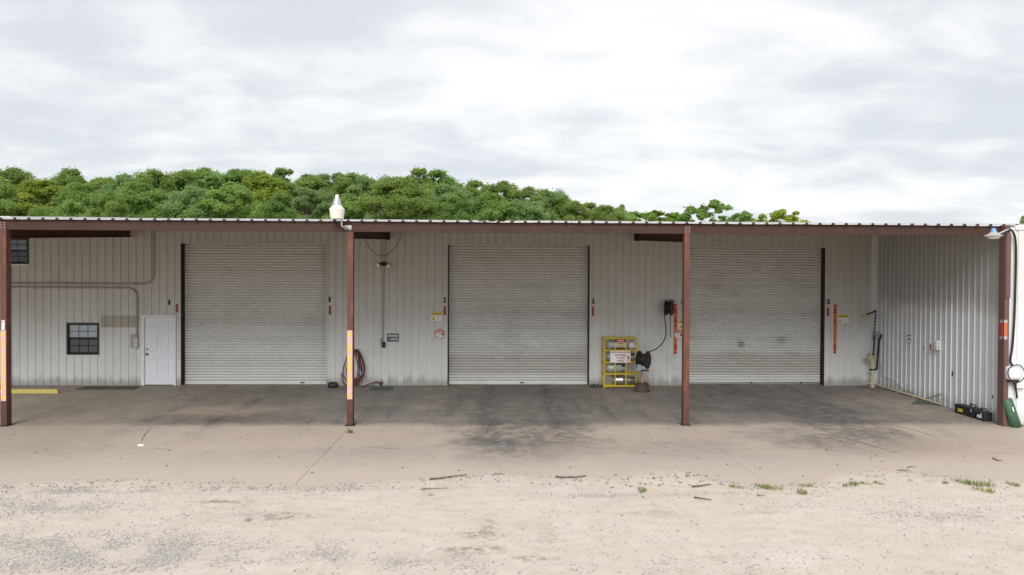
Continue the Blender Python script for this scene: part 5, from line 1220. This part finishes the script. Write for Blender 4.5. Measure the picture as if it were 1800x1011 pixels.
# ================================================================== TREES behind the warehouse
def crown_mesh(name, mat, H, Rw, z0, nl, leaves, lr, ls, seed, sparse=False):
    r = np.random.default_rng(seed); cen = []; rad = []
    for i in range(nl):                                    # lobes: boughs spread through the crown's volume
        t = r.uniform(0, 1)**.8; q = r.uniform(.45, 1.2)*lr*(1-.45*t); z = z0+(H-q*.7-z0)*t+r.normal()*.18
        env = Rw*(1-t**2.7)**.58*r.uniform(.7, 1.2)
        d = env*math.sqrt(r.uniform(.3, 1)); a = r.uniform(0, 2*math.pi)
        cen.append((math.cos(a)*d, math.sin(a)*d, z)); rad.append(q)
    cen = np.array(cen); rad = np.array(rad); lob = r.integers(0, nl, leaves)
    sub = r.normal(size=(nl, 26, 3)); sub /= np.linalg.norm(sub, axis=2)[:, :, None]    # sprays within each bough
    sub[:, :, 2] = np.abs(sub[:, :, 2])*.9-.25*r.random((nl, 26))
    si = r.integers(0, 26, leaves)
    rr = rad[lob]*(1-.42*r.random(leaves)**1.6)
    c = cen[lob]+sub[lob, si]*rr[:, None]*np.array([1.0, 1.0, .95])+r.normal(size=(leaves, 3))*((.20+.16*(r.random(leaves) < .10))*rad[lob])[:, None]
    nrm = sub[lob, si]+r.normal(size=(leaves, 3))*.7+np.array([0, 0, .35]); nrm /= np.linalg.norm(nrm, axis=1)[:, None]
    t1 = np.cross(nrm, r.normal(size=(leaves, 3))); t1 /= np.linalg.norm(t1, axis=1)[:, None]; t2 = np.cross(nrm, t1)
    s = (ls*r.uniform(.6, 1.35, leaves))[:, None]
    V = np.stack([c-t1*s, c+t2*s*.55, c+t1*s, c-t2*s*.55], 1).reshape(-1, 3)
    me = bpy.data.meshes.new(name); me.vertices.add(leaves*4); me.loops.add(leaves*4); me.polygons.add(leaves)
    me.vertices.foreach_set('co', V.astype(np.float32).ravel()); me.loops.foreach_set('vertex_index', np.arange(leaves*4, dtype=np.int32))
    me.polygons.foreach_set('loop_start', np.arange(0, leaves*4, 4, dtype=np.int32)); me.polygons.foreach_set('loop_total', np.full(leaves, 4, dtype=np.int32))
    me.update(calc_edges=True); me.validate(); me.materials.append(mat)
    lt = r.uniform(.1, .8, nl); tv = np.clip(lt[lob]+r.normal(size=leaves)*.18, 0, 1)
    tint(me, np.repeat(tv, 4)); return me, cen
def trunk_mesh(H, cen, seed, r0=.22):
    r2 = random.Random(seed); mb = MB(); lean = r2.uniform(-.3,.3)
    spine = [(lean*t*t*1.5, .2*math.sin(t*3), H*.86*t) for t in np.linspace(0, 1, 7)]
    mb.tube(spine, [r0*(1-.8*t) for t in np.linspace(0, 1, 7)], 8)
    for k in range(min(12, len(cen))):
        c = Vector(cen[k]); t = max(.25, min(.85, c.z/H*.8)); b = Vector(spine[0]).lerp(Vector(spine[-1]), t)
        mid_ = b.lerp(c, .5)+Vector((0,0,-.25)); mb.tube([b, mid_, c], [r0*.38, r0*.22, r0*.06], 5)
    return mb.mesh('trunk', M_BARK)
SPEC = {'a': (M_LEAF, 12, 3.3, 5.4, 80, 52000, 1.0, .078, 1), 'b': (M_LEAF, 12, 2.9, 5.4, 72, 46000, .92, .076, 2), 'c': (M_LEAFY, 12, 2.8, 5.4, 68, 42000, .9, .08, 3),
        'd': (M_LEAFG, 12, 3.1, 5.4, 74, 46000, .95, .076, 4), 'e': (M_LEAF, 12, 2.3, 5.4, 60, 38000, .80, .076, 5),
        's': (M_LEAFY, 12, 3.8, 6.5, 95, 12000, .62, .15, 6), 't': (M_LEAF, 12, 4.0, 6.5, 105, 12000, .60, .135, 8), 'u': (M_LEAFG, 12, 3.6, 6.5, 90, 11000, .58, .125, 9)}
KIT = {}
for k, (mt__, H, Rw, z0, nl, lv, lr, ls, sd_) in SPEC.items():
    me, cen = crown_mesh('crown', mt__, H, Rw, z0, nl, lv, lr, ls, sd_); top = float(np.percentile(np.array([v.co.z for v in me.vertices]), 98.6))
    KIT[k] = (me, trunk_mesh(H, cen, sd_, .22 if k not in 'stu' else .14), top)
LB = {'a': 'broad round green tree', 'b': 'mid green bushy tree', 'c': 'yellow-green tree', 'd': 'grey-green leafy tree', 'e': 'narrow dark green tree'}
def tree_label(k, px, dist):
    row = 'front row' if dist < 51 else 'middle row' if dist < 61 else 'back row'
    for lim, ref in ((-1, 'beyond the left edge'), (50, 'above the leftmost post'), (140, 'above the small window'), (200, 'left of the entry door'), (300, 'above the entry door'), (380, 'above the left part of the first door'), (480, 'above the centre of the first door'),
                     (575, 'above the right part of the first door'), (640, 'behind the yard light'), (700, 'above the flood light'), (790, 'above the wall left of the middle door'), (860, 'above the left part of the middle door'), (930, 'above the centre of the middle door'), (990, 'above the right part of the middle door'), (1030, 'above the right edge of the middle door'), (2000, 'above the yellow rack')):
        if px <= lim: return LB[k]+', '+row+', '+ref
TREES = [  # px, top py, distance, width factor, kind, own label
 (-70,300,62,1.1,'a',None),(25,303,60,1.0,'b',None),(120,300,66,.75,'e','tree whose top stands above the row at the far left'),(70,322,52,1.0,'c',None),(-20,318,50,1.0,'a',None),
 (175,318,60,1.0,'a',None),(235,312,58,1.0,'d',None),(150,330,48,1.0,'a',None),(195,345,43,.8,'b',None),(270,306,57,1.0,'b',None),(320,308,64,1.1,'a',None),(360,303,66,1.0,'b',None),(255,328,47,1.05,'a','wide round green tree in front of the row above the entry door'),
 (415,303,64,1.1,'a',None),(465,309,62,1.0,'c','bright yellow-green tree above the first roll-up door'),(495,301,67,.8,'e',None),(345,335,46,.9,'d',None),(405,326,46,1.05,'a','large rounded tree in front of the row above the first roll-up door'),(540,312,62,1.0,'a',None),(585,310,66,1.0,'d',None),(545,335,50,.9,'d',None),(490,345,45,.8,'e',None),
 (620,312,64,1.0,'b',None),(650,314,62,.9,'d',None),(690,318,48,1.35,'a','big bright green tree right of the white yard light'),(740,301,60,.7,'e','taller pointed tree behind the big bright green one'),(775,304,62,.85,'e','darker tall tree at the right of the two highest crowns'),(610,345,47,.8,'e',None),
 (785,330,50,.9,'d',None),(830,322,58,.75,'e','dark narrow tree left above the middle roll-up door'),(855,328,64,.7,'e',None),(805,345,46,.8,'b',None),(885,326,60,.9,'b','round green tree above the middle roll-up door'),(870,346,46,1.0,'a',None),(930,336,56,.9,'b',None),(965,338,60,.8,'d',None),(935,358,46,1.0,'d',None),
 (985,350,58,.8,'e',None),(1010,360,52,.9,'b',None),(1040,360,60,.75,'e',None),(1070,366,52,.8,'a',None),(1095,364,62,.7,'u','thin grey-green tree at the end of the row'),
 (1155,374,50,1.2,'s','low yellow-green tree just above the roof left of the third post'),(1122,376,56,1.0,'t','sparse low tree between the row and the yellow-green one'),(1250,357,48,1.15,'t','sparse open tree rising alone above the third roll-up door'),(1205,378,52,.7,'u','tiny tree top left of the sparse open tree'),(1312,376,50,1.0,'u','pale thin tree top between the two small trees above the third door'),(1372,373,46,1.0,'s','small yellow-green tree above the roof, last of the row'),
 (60,322,72,1.3,'a','tree showing between the crowns above the leftmost post'),(200,326,72,1.3,'b','tree showing between the crowns left of the entry door'),(300,322,73,1.3,'d','grey-green tree showing between the crowns above the entry door'),(440,322,72,1.3,'b','tree showing between the crowns above the first roll-up door'),(560,324,73,1.3,'a','tree showing between the crowns above the right end of the first door'),(660,326,72,1.3,'b','tree showing between the crowns right of the yard light'),(745,328,72,1.3,'a','tree showing below the taller pointed trees'),(830,340,72,1.2,'b','tree showing low above the left end of the middle door'),(910,348,72,1.2,'a','tree showing low above the centre of the middle door'),(985,362,72,1.1,'b','tree showing low above the right end of the middle door'),
 (1062,368,60,.9,'d','grey-green tree low at the right end of the row'),(1085,372,54,.9,'b','small round tree low at the right end of the row'),(1185,380,56,.9,'s','low yellow-green tree top just left of the third post'),
 (1797,384,55,.7,'u','tip of a grey tree showing over the white shed at the right edge')]
for px, py, dist, wf, k, lb in TREES:
    p = at_y(px, py, dist); me, tk, top = KIT[k]; s = p.z/top
    o = thing('broadleaf_tree', lb or tree_label(k, px, dist), 'tree', (p.x, dist, 0), 'trees behind the warehouse'); a = rng.uniform(0, 6.28); o.rotation_euler.z = a
    sw = s*wf*1.24
    if k in 'stu': sw = s*wf*1.1
    cr_ = bpy.data.objects.new('crown', me); COL.objects.link(cr_); cr_.parent = o; cr_.scale = (sw, sw, s)
    tr_ = bpy.data.objects.new('trunk', tk); COL.objects.link(tr_); tr_.parent = o; tr_.scale = (sw, sw, s)
